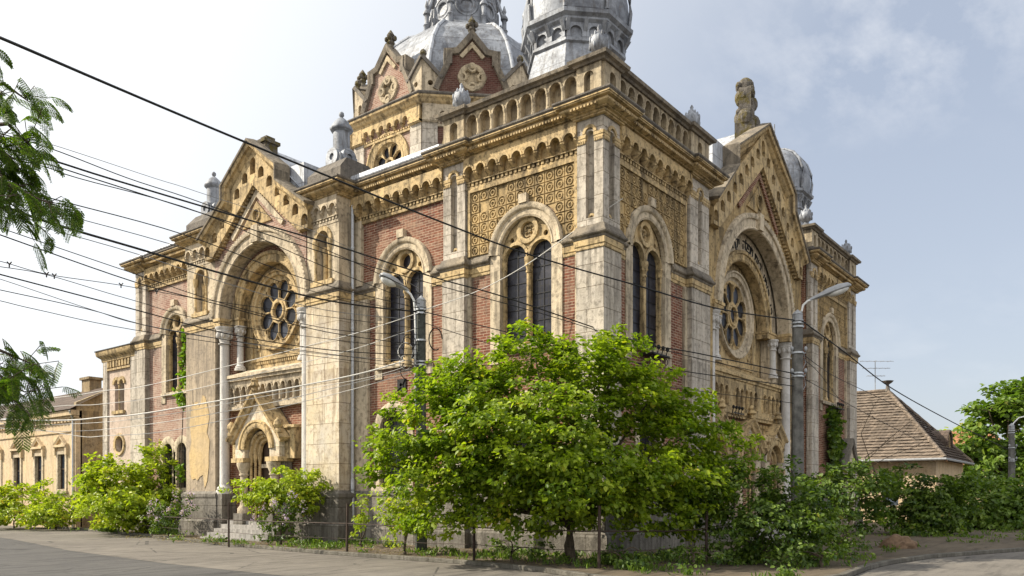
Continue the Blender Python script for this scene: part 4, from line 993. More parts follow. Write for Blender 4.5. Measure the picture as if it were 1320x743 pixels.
# ================================================================== GROUND, ROADS, VERGE
def asphalt(name, c1, c2, dusty):
    m, nt, b = mat(name); P = pos(nt)
    n1 = noise(nt, P, .25, 6, .65); n2 = noise(nt, P, 60, 3, .7); n3 = noise(nt, P, 2.2, 5, .7)
    col = mix(nt, ramp(nt, n1, [(.36, 0), (.62, 1)]), c1, c2)
    col = mix(nt, mathn(nt, 'MULTIPLY', ramp(nt, n3, [(.5, 0), (.75, 1)]), .5), col, dusty)
    col = mix(nt, mathn(nt, 'MULTIPLY', ramp(nt, n2, [(.35, 0), (.7, 1)]), .4), col, tuple(q*.45 for q in c1))
    v = N(nt, 'TexVoronoi', feature='DISTANCE_TO_EDGE'); LK(nt, P, v.inputs['Vector']); v.inputs['Scale'].default_value = .35
    w = noise(nt, P, 1.2, 4); n5 = noise(nt, scalev(nt, P, (.5, 3.5, 1)), .8, 5, .7); col = mix(nt, mathn(nt, 'MULTIPLY', ramp(nt, n5, [(.48, 0), (.64, 1)]), .65), col, tuple(q*.5 for q in c1))
    n6 = noise(nt, P, 18, 4, .75); col = mix(nt, mathn(nt, 'MULTIPLY', ramp(nt, n6, [(.58, 0), (.68, 1)]), .5), col, dusty)
    crack = mathn(nt, 'MULTIPLY', mathn(nt, 'LESS_THAN', v.outputs['Distance'], .009), ramp(nt, w, [(.45, 0), (.55, 1)]))
    col = mix(nt, mathn(nt, 'MULTIPLY', crack, .7), col, (.02, .02, .02))
    LK(nt, col, b.inputs['Base Color']); b.inputs['Roughness'].default_value = .9
    bump(nt, b, mathn(nt, 'ADD', n2, mathn(nt, 'MULTIPLY', n3, .6)), .5, .012); return m
M['asphalt'] = asphalt('asphalt', (.07, .068, .067), (.10, .097, .092), (.15, .14, .125))
M['shoulder'] = asphalt('dusty_road_edge', (.13, .118, .102), (.19, .172, .147), (.27, .24, .20))
M['dirt'] = asphalt('bare_earth', (.11, .085, .058), (.165, .13, .09), (.07, .075, .035))
M['soil'] = plain('dry_soil', (.20, .13, .08), .95, 0, .5, 8, bs=.8)
M['kerb'] = stone('kerb_stone', (.20, .185, .155), (.14, .13, .11), (.06, .055, .04), .6, blocks=(.95, .6), bs=.5)
def sheet(name, pts, z, m, kind='structure', sub=0):
    bm = B(); t = tessellate_polygon([[Vector((x, y, 0)) for x, y in pts]]); v = [bm.verts.new((x, y, z)) for x, y in pts]
    for q in t: bm.faces.new([v[i] for i in q])
    return tag(new(name, bm, M[m]), kind=kind)
bm = B(); quad(bm, Vector((-900, -900, -.01)), Vector((900, -900, -.01)), Vector((900, 900, -.01)), Vector((-900, 900, -.01)))
tag(new('ground', bm, M['dirt']), kind='structure')
# the kerb line: along the street front, round the corner, along the right front
EDGE = [(3.0, 75), (1.3, 52), (-.3, 34), (-1.6, 24), (-3.2, 15), (-3.85, 8), (-3.95, 2), (-4.45, -1.0), (-5.25, -3.0), (-5.1, -5.2), (-3.7, -6.8), (-1.7, -7.15), (.9, -6.95), (3, -7.0), (6.0, -7.42), (10.7, -9.0), (20, -12.6), (40, -20.5), (90, -40)]
def shifted(d): return [(x+a*d, y+b*d) for (x, y), (a, b) in zip(EDGE, offs(EDGE))]
sheet('road', EDGE + [(90, -60), (-30, -60), (-60, 0), (-30, 75)], .0, 'asphalt')
sheet('road_edge', shifted(.02) + shifted(4.8)[::-1], .004, 'shoulder')
sheet('verge', EDGE + [(90, 75)], .10, 'dirt')
bm = B(); hsweep(bm, EDGE, [(-.16, .0), (-.16, .115), (-.02, .115), (.0, .095), (.0, -.005)]); tag(new('kerb', bm, M['kerb']), kind='structure')
# ================================================================== VEGETATION
rng = np.random.default_rng(11)
M['leaf_maple'] = leafmat('bright_leaf', (.075, .14, .010), (.37, .45, .028), .45)
M['leaf_dark'] = leafmat('dark_leaf', (.026, .062, .010), (.19, .27, .035), .33)
M['leaf_far'] = leafmat('far_leaf', (.07, .13, .02), (.20, .28, .04), .38)
M['leaf_yellow'] = leafmat('yellow_green_leaf', (.17, .25, .018), (.46, .50, .04), .42)
M['leaf_acacia'] = leafmat('feathery_leaf', (.042, .09, .012), (.17, .26, .026), .40)
M['leaf_ivy'] = leafmat('ivy_leaf', (.10, .19, .012), (.24, .36, .03), .4)
M['flower'] = leafmat('lilac_flower', (.34, .24, .42), (.62, .52, .68), .3)
M['dryleaf'] = leafmat('dry_stalk', (.16, .12, .06), (.30, .25, .13), .2)
M['bark'] = stone('bark', (.10, .075, .05), (.15, .12, .085), (.035, .028, .02), .6, bs=1)
def unit(a): return a/np.maximum(np.linalg.norm(a, axis=1, keepdims=True), 1e-6)
LEAF = np.array([(0, 0, 0), (.30, -.5, .10), (.72, -.36, .08), (1, 0, -.10), (.72, .36, .08), (.30, .5, .10)])
def leaf_mesh(name, base, T, Nn, size, asp, m, parent, var):
    n = len(base); Bn = unit(np.cross(Nn, T)); Nn = np.cross(T, Bn)
    L = LEAF[None]*np.array([1, asp, 1])[None, None]
    V = base[:, None]+(T[:, None]*L[..., 0:1]+Bn[:, None]*L[..., 1:2]+Nn[:, None]*L[..., 2:3])*size[:, None, None]
    me = bpy.data.meshes.new(name); me.vertices.add(n*6); me.vertices.foreach_set('co', V.reshape(-1).astype(np.float32))
    idx = (np.arange(n)[:, None]*6+np.array([0, 1, 2, 3, 0, 3, 4, 5])[None]).reshape(-1)
    me.loops.add(n*8); me.loops.foreach_set('vertex_index', idx.astype(np.int32))
    me.polygons.add(n*2); me.polygons.foreach_set('loop_start', (np.arange(n*2)*4).astype(np.int32)); me.polygons.foreach_set('loop_total', np.full(n*2, 4, np.int32))
    me.update(calc_edges=True)
    a = me.attributes.new('var', 'FLOAT', 'POINT'); a.data.foreach_set('value', np.repeat(var, 6).astype(np.float32))
    me.materials.append(m); o = bpy.data.objects.new(name, me); COL.objects.link(o)
    if parent: o.parent = parent
    return o
def vnoise(p, s, seed=0):
    r = np.random.default_rng(seed); f = 0
    for k in range(5):
        w = r.normal(size=3)*s; f = f+np.sin(p@w+r.uniform(0, 6.3))
    return f/5
def clumps(ells, dens, cr, seed, thr=-.45, shell=.5, ns=1.6):
    """clump centres in the union of ellipsoids (centre, rx, ry, rz)"""
    r = np.random.default_rng(seed); out = []
    for c, rx, ry, rz in ells:
        n = max(3, int(dens*rx*ry*rz*4.19)); d = unit(r.normal(size=(n, 3))); q = r.uniform(.12, 1, size=(n, 1))**shell
        p = np.array(c)[None]+d*q*np.array([rx, ry, rz])[None]*r.uniform(.85, 1.14, size=(n, 1)); out.append(p)
    p = np.concatenate(out); p = p[p[:, 2] > .25]
    return p[vnoise(p, ns, seed) > thr]
def foliage(name, cl, per, cr, size, m, parent, seed, asp=.7, up=.75, flat=.55, ctr=None, bright=None):
    r = np.random.default_rng(seed+99); n = len(cl)*per
    c = np.repeat(cl, per, axis=0); d = unit(r.normal(size=(n, 3)))*r.uniform(0, 1, size=(n, 1))**.45
    crr = np.repeat(r.uniform(.6, 1.3, size=(len(cl), 1)), per, axis=0)*cr
    p = c+d*crr*np.array([1, 1, flat])
    ctr = cl.mean(axis=0) if ctr is None else np.array(ctr)
    outw = unit(c-ctr)
    Nn = unit(np.array([0, 0, 1.0])*up+r.normal(size=(n, 3))*.42+outw*.35)
    T = unit(np.cross(Nn, r.normal(size=(n, 3)))+outw*.55+np.array([0, 0, -.35]))
    T = unit(T-Nn*(T*Nn).sum(1, keepdims=True))
    cv = np.repeat(r.uniform(0, 1, size=len(cl)), per)
    var = np.clip(.55*cv+.6*r.uniform(0, 1, size=n)-.1, 0, 1)
    s = size*r.uniform(.6, 1.25, size=n)
    return leaf_mesh(name, p, T, Nn, s, asp, m, parent, var)
def ell(px, py, d, rx, ry, k=.9):
    c = at(px, py, d); q = d/FPX
    return (tuple(c), rx*q, rx*q*k, ry*q)
def bez(a, b, bend, n=7):
    a, b = Vector(a), Vector(b); m = (a+b)/2+Vector(bend)
    return [a*(1-t)**2+m*2*t*(1-t)+b*t*t for t in [i/(n-1) for i in range(n)]]
def skeleton(name, base, fork, r0, targets, parent, seed, twigs=None):
    R = random.Random(seed); bm = B(); base, fork = Vector(base), Vector(fork)
    tube(bm, [base+Vector((0, 0, -.15)), base+Vector((.0, .0, .05)), base.lerp(fork, .4)+Vector((R.uniform(-.06, .06), R.uniform(-.06, .06), 0)), fork], r0*1.25, 9, r0*.8)
    lim = []
    for t in targets:
        t = Vector(t); st = base.lerp(fork, R.uniform(.75, 1)); b = bez(st, t, (R.uniform(-.3, .3), R.uniform(-.3, .3), R.uniform(.1, .5)), 8)
        tube(bm, b, r0*.55, 6, r0*.12); lim.append(b)
    if twigs is not None:
        allp = [q for b in lim for q in b[2:]]
        for q in twigs:
            q = Vector(q); s = min(allp, key=lambda v: (v-q).length)
            tube(bm, bez(s, q, (0, 0, .1), 4), r0*.11, 4, .006)
    return new(name, bm, M['bark'], parent, 60)
def tree(name, cat, label, basepos, fork, r0, ells, dens, per, cr, size, m, seed, group=None, thr=-.45, shell=.5, ns=1.6, ntw=60, asp=.7, up=.75):
    T = empty(name, basepos); tag(T, label, cat, group)
    cl = clumps(ells, dens, cr, seed, thr, shell, ns)
    r = np.random.default_rng(seed); tw = cl[r.choice(len(cl), min(ntw, len(cl)), replace=False)]
    sk = skeleton('trunk' if cat == 'tree' else 'stems', basepos, fork, r0, [e[0] for e in ells], None, seed, tw)
    cr_ = foliage('crown' if cat == 'tree' else 'foliage', cl, per, cr, size, m, None, seed, asp, up)
    for o in (sk, cr_): o.parent = T; o.matrix_parent_inverse = Matrix.Translation(-Vector(basepos))
    return T, cl
# the young broad-leaved tree before the corner
bp = ground_at(735, 21.0); bp.z = .1
D0 = 21.0
E0 = [ell(690, 462, D0, 62, 45), ell(622, 478, D0, 42, 40), ell(560, 512, D0-.2, 50, 44), ell(800, 462, D0, 50, 40), ell(768, 490, D0, 80, 58), ell(600, 512, D0-.3, 75, 48), ell(528, 560, D0-.4, 60, 52), ell(690, 570, D0-.6, 130, 75), ell(838, 515, D0, 62, 55), ell(880, 565, D0, 62, 62), ell(935, 585, D0+.3, 42, 50),
      ell(585, 605, D0-.7, 85, 60), ell(760, 615, D0-.8, 110, 62), ell(860, 625, D0-.4, 85, 55), ell(500, 600, D0-.2, 32, 40), ell(680, 662, D0-.8, 60, 30), ell(560, 665, D0-.7, 50, 32), ell(625, 655, D0-.8, 50, 34), ell(815, 660, D0-.6, 60, 34), ell(880, 655, D0-.2, 50, 45)]
tree('broadleaf_tree', 'tree', 'bushy bright green young tree in front of the church corner, largest in the picture', bp, bp+Vector((.0, .0, 1.05)), .15, E0, 10.5, 42, .33, .135, M['leaf_maple'], 3, thr=-.44, shell=.45, ns=1.7, ntw=120)
def bush(label, px, d, ells, dens, per, cr, size, m, seed, name='shrub', thr=-.5, group=None, up=.6):
    p = ground_at(px, d); p.z = .1
    return tree(name, 'shrub', label, p, p+Vector((0, 0, .3)), .045, ells, dens, per, cr, size, m, seed, group, thr, .5, 2.2, 30, .65, up)
bush('yellow green shrub behind the wire fence, below the low annex', 160, 38, [ell(150, 618, 38, 45, 33), ell(200, 612, 38, 36, 38), ell(165, 655, 37, 60, 32), ell(125, 640, 38, 30, 40), ell(215, 650, 37.5, 25, 30)], 9, 22, .32, .20, M['leaf_yellow'], 21)
def lilac(label, px, d, ells, seed):
    T, cl = bush(label, px, d, ells, 14, 20, .22, .11, M['leaf_dark'], seed, 'lilac_bush')
    r = np.random.default_rng(seed); cc = np.array([e[0] for e in ells]).mean(axis=0); 
    f = cl[r.choice(len(cl), max(6, int(len(cl)*.5)), replace=False)]; f = f+unit(f-cc)*.14+np.array([-.14, -.10, .08])
    f = f[f[:, 2] > .8] if (f[:, 2] > .8).sum() > 3 else f
    o = foliage('blossom', f, 30, .16, .06, M['flower'], None, seed+5, .9, .3, 1.2)
    o.parent = T; o.matrix_parent_inverse = Matrix.Translation(-T.location)
lilac('lilac shrub in pale bloom at the foot of the transept pier, left of the porch', 218, 34, [ell(218, 664, 34, 30, 24), ell(235, 655, 34, 18, 20), ell(205, 675, 34, 22, 16)], 31)
lilac('lilac shrub in pale bloom right in front of the porch', 362, 28.5, [ell(362, 672, 28.5, 28, 26), ell(375, 660, 28.5, 22, 20), ell(350, 685, 28.5, 24, 20), ell(368, 698, 28.4, 26, 12)], 33)
bush('yellow green shrub hiding the lower part of the porch doorway', 365, 29.6, [ell(325, 632, 29.6, 34, 20), ell(375, 625, 29.6, 40, 26), ell(410, 622, 29.6, 24, 26), ell(390, 650, 29.6, 38, 20), ell(335, 655, 29.6, 22, 16), ell(362, 640, 29.4, 44, 24)], 17, 24, .24, .14, M['leaf_yellow'], 41)
bush('small leafy shrub growing under the arched ground window beside the downpipe', 466, 26.8, [ell(466, 655, 26.8, 16, 26), ell(470, 680, 26.8, 18, 14)], 26, 20, .2, .11, M['leaf_yellow'], 43)
bush('pale green shrub under the left edge of the big tree', 522, 23.6, [ell(515, 640, 23.6, 36, 34), ell(540, 670, 23.5, 34, 30), ell(512, 680, 23.4, 26, 26), ell(550, 640, 23.6, 20, 24)], 20, 24, .24, .115, M['leaf_yellow'], 45)
bush('shrub at the left edge of the picture in front of the plastered house', 18, 45, [ell(4, 645, 45, 30, 26), ell(34, 645, 45, 22, 24), ell(20, 664, 44, 48, 22)], 10, 20, .32, .2, M['leaf_yellow'], 47)
bush('shrub before the rightmost windows of the plastered house', 72, 43, [ell(62, 652, 43, 20, 22), ell(52, 632, 43, 16, 16), ell(78, 656, 42, 24, 22), ell(60, 668, 42, 34, 18)], 9, 20, .32, .2, M['leaf_yellow'], 49)
# dark thicket right of the tree, before the right hand front
H1 = [ell(915, 650, 20.5, 42, 50), ell(965, 640, 20.5, 50, 44), ell(1020, 640, 20.5, 56, 48), ell(1000, 690, 20, 75, 46), ell(940, 700, 20, 45, 36), ell(1050, 690, 20.3, 45, 46)]
bush('dark overgrown thicket in front of the triple portal', 985, 20.3, H1, 16, 26, .27, .125, M['leaf_dark'], 51, 'thicket', -.28)
H2 = [ell(1085, 630, 23, 55, 38), ell(1130, 628, 23.5, 36, 36), ell(1075, 680, 22.5, 36, 44), ell(1120, 660, 23.4, 30, 26)]
bush('dark thicket of shrubs right of the concrete lamp post', 1080, 22.8, H2, 16, 26, .27, .125, M['leaf_dark'], 53, 'thicket', -.28)
H3 = [ell(1240, 640, 36, 30, 32), ell(1175, 642, 36, 45, 38), ell(1215, 648, 36, 42, 36), ell(1140, 640, 36, 30, 34), ell(1195, 668, 36, 60, 30), ell(1160, 685, 35, 30, 22), ell(1210, 690, 35, 50, 22)]
bush('dense green hedge in front of the tiled roof house', 1190, 36, H3, 9, 24, .34, .18, M['leaf_dark'], 55, 'hedge', -.35)
H4 = [ell(1265, 648, 42, 48, 40), ell(1310, 652, 42, 36, 40), ell(1285, 672, 42, 60, 34), ell(1265, 690, 41, 50, 22), ell(1310, 690, 41, 34, 20), ell(1330, 650, 42, 40, 40)]
bush('lighter green hedge along the road at the right edge of the picture', 1285, 42, H4, 5.5, 24, .45, .23, M['leaf_far'], 57, 'hedge', -.5)
p = ground_at(1295, 62)
tree('leafy_tree', 'tree', 'tall leafy tree at the right edge behind the thin pole', p, p+Vector((0, 0, 4)), .3, [ell(1300, 540, 62, 50, 42), ell(1275, 530, 62, 34, 28), ell(1265, 560, 62, 36, 40), ell(1330, 560, 62, 45, 60), ell(1285, 600, 62, 48, 42), ell(1250, 590, 62, 20, 26), ell(1320, 510, 62, 36, 26)], 1.3, 26, .8, .42, M['leaf_far'], 61, thr=-.3, shell=.42, ns=.8)
p = ground_at(1245, 80)
tree('leafy_tree', 'tree', 'pale distant tree between the tiled house and the tall tree', p, p+Vector((0, 0, 4)), .25, [ell(1240, 570, 80, 34, 26), ell(1215, 580, 80, 26, 22), ell(1265, 580, 80, 24, 26)], .9, 22, .9, .5, M['leaf_yellow'], 63, ns=.7)
# creepers on the walls
def creeper(label, F, spots, m, seed, size, name='creeper'):
    r = np.random.default_rng(seed); cl = []
    for s, z, w, h, o in spots:
        for k in range(int(26*w*h/.2)+6): cl.append(F.p(s+r.normal()*w*.6, max(.3, z+r.normal()*h*.6), o+r.uniform(0, .14)))
    c = np.array([tuple(q) for q in cl]); s, z, w, h, o = spots[-1]
    T = empty(name, F.p(s, .1, o)); tag(T, label, 'climbing plant')
    bm = B(); tube(bm, [F.p(s, .1, o+.02)] + [F.p(a[0]+.05, a[1], a[4]+.02) for a in spots[::-1]], .025, 5); st = new('stem', bm, M['bark'])
    f = foliage('foliage', c, 9, .13, size, m, None, seed, .8, .3, 1)
    for q in (st, f): q.parent = T; q.matrix_parent_inverse = Matrix.Translation(-T.location)
creeper('bright green creeper hanging down beside the twin window of the far bay', FL, [(22.72, 9.1, .16, .5, -.2), (22.9, 8.3, .2, .3, -.2), (22.8, 7.3, .24, .45, -.15), (23.05, 6.5, .3, .2, -.1), (22.75, 6.1, .1, .2, -.1), (22.8, 3.0, .12, .5, 0)], M['leaf_ivy'], 71, .15)
creeper('dark bushy creeper on the far right tower wall above the small gabled porch', FR, [(22.2, 5.9, .5, .35, -.1), (21.9, 5.1, .7, .6, 0), (22.0, 4.1, .7, .6, .05), (22.2, 2.6, .5, 1.2, .05)], M['leaf_dark'], 73, .22)
# feathery acacia boughs reaching in from the left, close to the camera
def acacia():
    d = 7.0; base = at(-330, 640, d); base.z = 0
    T = empty('acacia_tree', base); tag(T, 'feathery acacia with fine drooping leaves reaching in at the left edge', 'tree')
    bm = B(); top = at(-330, -60, d); tube(bm, [base, base+Vector((.05, .02, 1.2)), base.lerp(top, .5)+Vector((.14, .1, 0)), base.lerp(top, .75)+Vector((.0, .12, 0)), top], .20, 9, .07)
    r = random.Random(5); R = np.random.default_rng(5)
    limbs = [((-330, 120), [(-60, 120), (5, 108), (38, 132)]), ((-330, 160), [(-60, 165), (10, 160), (36, 185)]), ((-330, 200), [(-60, 190), (5, 196), (42, 236)]), ((-330, 240), [(-60, 215), (5, 236), (62, 262)]), ((-330, 260), [(-70, 230), (-15, 246), (25, 270)]),
             ((-330, 380), [(-70, 430), (0, 452), (42, 470)]), ((-330, 420), [(-70, 455), (-10, 478), (30, 505)]), ((-330, 440), [(-80, 480), (-10, 500), (20, 515)])]
    V = []; 
    def frond(p, dirv, L):
        # rachis with paired pinnae carrying small leaflets
        dirv = Vector(dirv).normalized(); np_ = 8; tips = []
        side = dirv.cross(Vector((0, 0, 1))); side = side.normalized() if side.length > .1 else Vector((1, 0, 0))
        rot = Matrix.Rotation(r.uniform(-1.2, 1.2), 3, dirv); side = rot @ side; nrm = side.cross(dirv).normalized()
        pts = []; q = Vector(p); dd = dirv.copy()
        for i in range(np_+1):
            pts.append(q.copy()); dd = (dd+Vector((0, 0, -.14))).normalized(); q = q+dd*L/np_
        tube(bm, pts[::2]+[pts[-1]], .0022, 3)
        for i in range(1, np_+1):
            pl = L*(.40-.25*abs(i/np_-.45))
            for sg in (-1, 1):
                pd = (side*sg+dd*.75+Vector((0, 0, -.25))).normalized(); ns = 9
                ln = pd.cross(nrm).normalized()
                for j in range(1, ns+1):
                    c = pts[i]+pd*pl*j/ns
                    for s2 in (-1, 1): V.append((tuple(c), tuple((ln*s2+pd*.5).normalized()), tuple((nrm+Vector((r.uniform(-.4, .4), r.uniform(-.4, .4), .3))).normalized())))
    for st, pp in limbs:
        dz = r.uniform(-.5, .5); P3 = [at(st[0], st[1], d)] + [at(a, b, d+dz+r.uniform(-.15, .15)) for a, b in pp]
        path = []
        for a, b in zip(P3, P3[1:]): path += [a.lerp(b, t/5) for t in range(5)]
        path.append(P3[-1]); tube(bm, path, .035, 5, .005)
        # side twigs from the visible part
        for k in range(24):
            i = r.randint(3, len(path)-1); q = path[i]
            tip = q+Vector((r.uniform(-.3, .3), r.uniform(-.3, .3), r.uniform(-.28, .24))); tube(bm, [q, tip], .004, 3)
            for m_ in range(2): frond(q.lerp(tip, .5+.5*m_), RT*r.uniform(-.5, 1)+FW*r.uniform(-.6, .6)+Vector((0, 0, r.uniform(-.8, .3))), r.uniform(.13, .23))
        frond(P3[-1], (RT*.8+Vector((0, 0, -.5))), .3)
    # the rest of the crown, standing left of the picture
    for k in range(16):
        a = 2*PI*k/16+r.uniform(-.15, .15); st = base.lerp(top, r.uniform(.5, 1)); e = base+Vector((math.cos(a)*r.uniform(1.6, 3), math.sin(a)*r.uniform(1.6, 3), r.uniform(4.2, 7.2)))
        v = e-CAM; dpt = v.dot(FW); pxx = 660+FPX*v.dot(RT)/max(dpt, .1)
        if dpt < 2.5 or pxx > -150: continue
        path = bez(st, e, (0, 0, .6), 10); tube(bm, path, .045, 5, .006)
        for j in range(26):
            q = path[r.randint(3, 9)]; tip = q+Vector((r.uniform(-.5, .5), r.uniform(-.5, .5), r.uniform(-.4, .4))); tube(bm, [q, tip], .005, 3)
            v = tip-CAM
            if 660+FPX*v.dot(RT)/max(v.dot(FW), .1) > -130: continue
            frond(tip, Vector((r.uniform(-1, 1), r.uniform(-1, 1), r.uniform(-.7, .2))), r.uniform(.18, .28))
    tr = new('trunk', bm, M['bark'])
    base_ = np.array([v[0] for v in V]); T_ = np.array([v[1] for v in V]); N_ = np.array([v[2] for v in V]); n = len(V)
    f = leaf_mesh('crown', base_, T_, N_, .017*R.uniform(.8, 1.2, size=n), .45, M['leaf_acacia'], None, R.uniform(0, 1, size=n))
    for q in (tr, f): q.parent = T; q.matrix_parent_inverse = Matrix.Translation(-base)
acacia()
# ground cover
def weeds():
    r = np.random.default_rng(8); P = []
    for k in range(900):
        px = r.uniform(0, 1200); t = r.uniform(0, 1)
        # scatter over the verge between kerb and walls
        if r.uniform() < .6: y = r.uniform(-3, 30); x = r.uniform(-3.6, -.35) if y < 18 else r.uniform(-1.8, -.3)
        else: x = r.uniform(-3.5, 34); y = r.uniform(-6.4, -.4)-max(0, x-8)*.28
        if k % 4 == 0: x = r.uniform(-5, 3); y = r.uniform(-6.7, -1.5); x = max(x, -5+max(0, -5-y)*1.2)
        P.append((x, y, .1))
    P = np.array(P); P = P[vnoise(P, 1.1, 4) > -.05]
    n = len(P)*14; c = np.repeat(P, 14, axis=0)+np.concatenate([r.normal(size=(n, 2))*.13, np.zeros((n, 1))], axis=1)
    Nn = unit(r.normal(size=(n, 3))*np.array([1, 1, .4])); T = unit(np.array([0, 0, 1.0])+r.normal(size=(n, 3))*.45); T = unit(T-Nn*(T*Nn).sum(1, keepdims=True))
    o = leaf_mesh('weeds', c, T, Nn, r.uniform(.04, .20, size=n), .2, M['leaf_far'], None, r.uniform(0, .9, size=n)); tag(o, 'low green weeds and grass growing on the verge', 'weeds', kind='stuff')
    P2 = P[vnoise(P, 2.1, 9) > .1]; o = foliage('ground_cover', P2+np.array([0, 0, .14]), 16, .3, .10, M['leaf_dark'], None, 12, .7, .6, .5); tag(o, 'leafy dark green ground cover along the foot of the walls', 'ground cover', kind='stuff')
    n = 2600; c = np.stack([r.uniform(-3.8, 0, n), r.uniform(-3, 22, n), np.full(n, .104)], axis=1); Nn = unit(np.array([0, 0, 1.0])+r.normal(size=(n, 3))*.2); T = unit(np.cross(Nn, r.normal(size=(n, 3))))
    o = leaf_mesh('leaf_litter', c, T, Nn, r.uniform(.04, .1, size=n), .5, M['dryleaf'], None, r.uniform(0, 1, size=n)); tag(o, 'dry leaves and stalks lying on the bare verge', 'leaf litter', kind='stuff')
weeds()

# leafless stems in front of the tiled roof
p = ground_at(1150, 46); BS = empty('bare_shrub', p); tag(BS, 'leafless dark branches rising in front of the tiled roof', 'shrub')
bm = B(); R = random.Random(4)
for a, b in (((1112, 600), (1185, 535)), ((1115, 590), (1180, 555)), ((1125, 600), (1190, 575)), ((1110, 560), (1132, 515))):
    P = bez(at(a[0], a[1], 46), at(b[0], b[1], 45.5), (0, 0, .3), 8); tube(bm, [p+Vector((R.uniform(-.3, .3), R.uniform(-.3, .3), 0)), P[0]], .03, 5, .02); tube(bm, P, .02, 4, .006)
    for k in range(2, 8):
        q = P[k]; tube(bm, [q, q+RT*R.uniform(-.5, 1.0)+Vector((0, 0, R.uniform(-.2, .9)))], .014, 3, .004)
o = new('stems', bm, M['bark']); o.parent = BS; o.matrix_parent_inverse = Matrix.Translation(-p)

for k, (px, d, lab, E) in enumerate((
    (800, 19.3, 'low dark scrub growing at the road edge right of the tree trunk', [ell(790, 716, 19.3, 34, 13), ell(830, 720, 19.2, 30, 14)]),
    (895, 19.0, 'low dark scrub at the road edge before the left end of the thicket', [ell(880, 716, 19, 34, 18), ell(920, 722, 18.9, 34, 16)]),
    (660, 20.6, 'low weedy scrub at the foot of the plinth left of the tree trunk', [ell(650, 700, 22, 26, 12), ell(690, 706, 21.6, 24, 10)]),
    (1060, 19.2, 'low dark scrub at the road edge before the right end of the thicket', [ell(1050, 722, 19.2, 40, 18), ell(1005, 726, 19, 40, 16)]))):
    bush(lab, px, d, E, 30, 22, .16, .09, M['leaf_dark'], 81+k, 'scrub', -.5, None, .5)

# distant wood closing the horizon: one mass nobody could count
def far_wood():
    r = np.random.default_rng(77); C = []
    for a, b in ((at(1150, 640, 150), at(2600, 640, 110)), (at(-1400, 640, 90), at(60, 640, 130))):
        for k in range(420):
            p = a.lerp(b, r.uniform()); h = 5.5+3*math.sin(k*.9)*math.sin(p.x*.13)
            C.append((p.x+r.normal()*3, p.y+r.normal()*3, max(.8, r.uniform(.0, 1)**.7*h)))
    o = foliage('far_wood', np.array(C), 26, 1.9, 1.0, M['leaf_far'], None, 78, .8, .4, .8); tag(o, 'far belt of trees along the horizon', 'trees', kind='stuff')
far_wood()
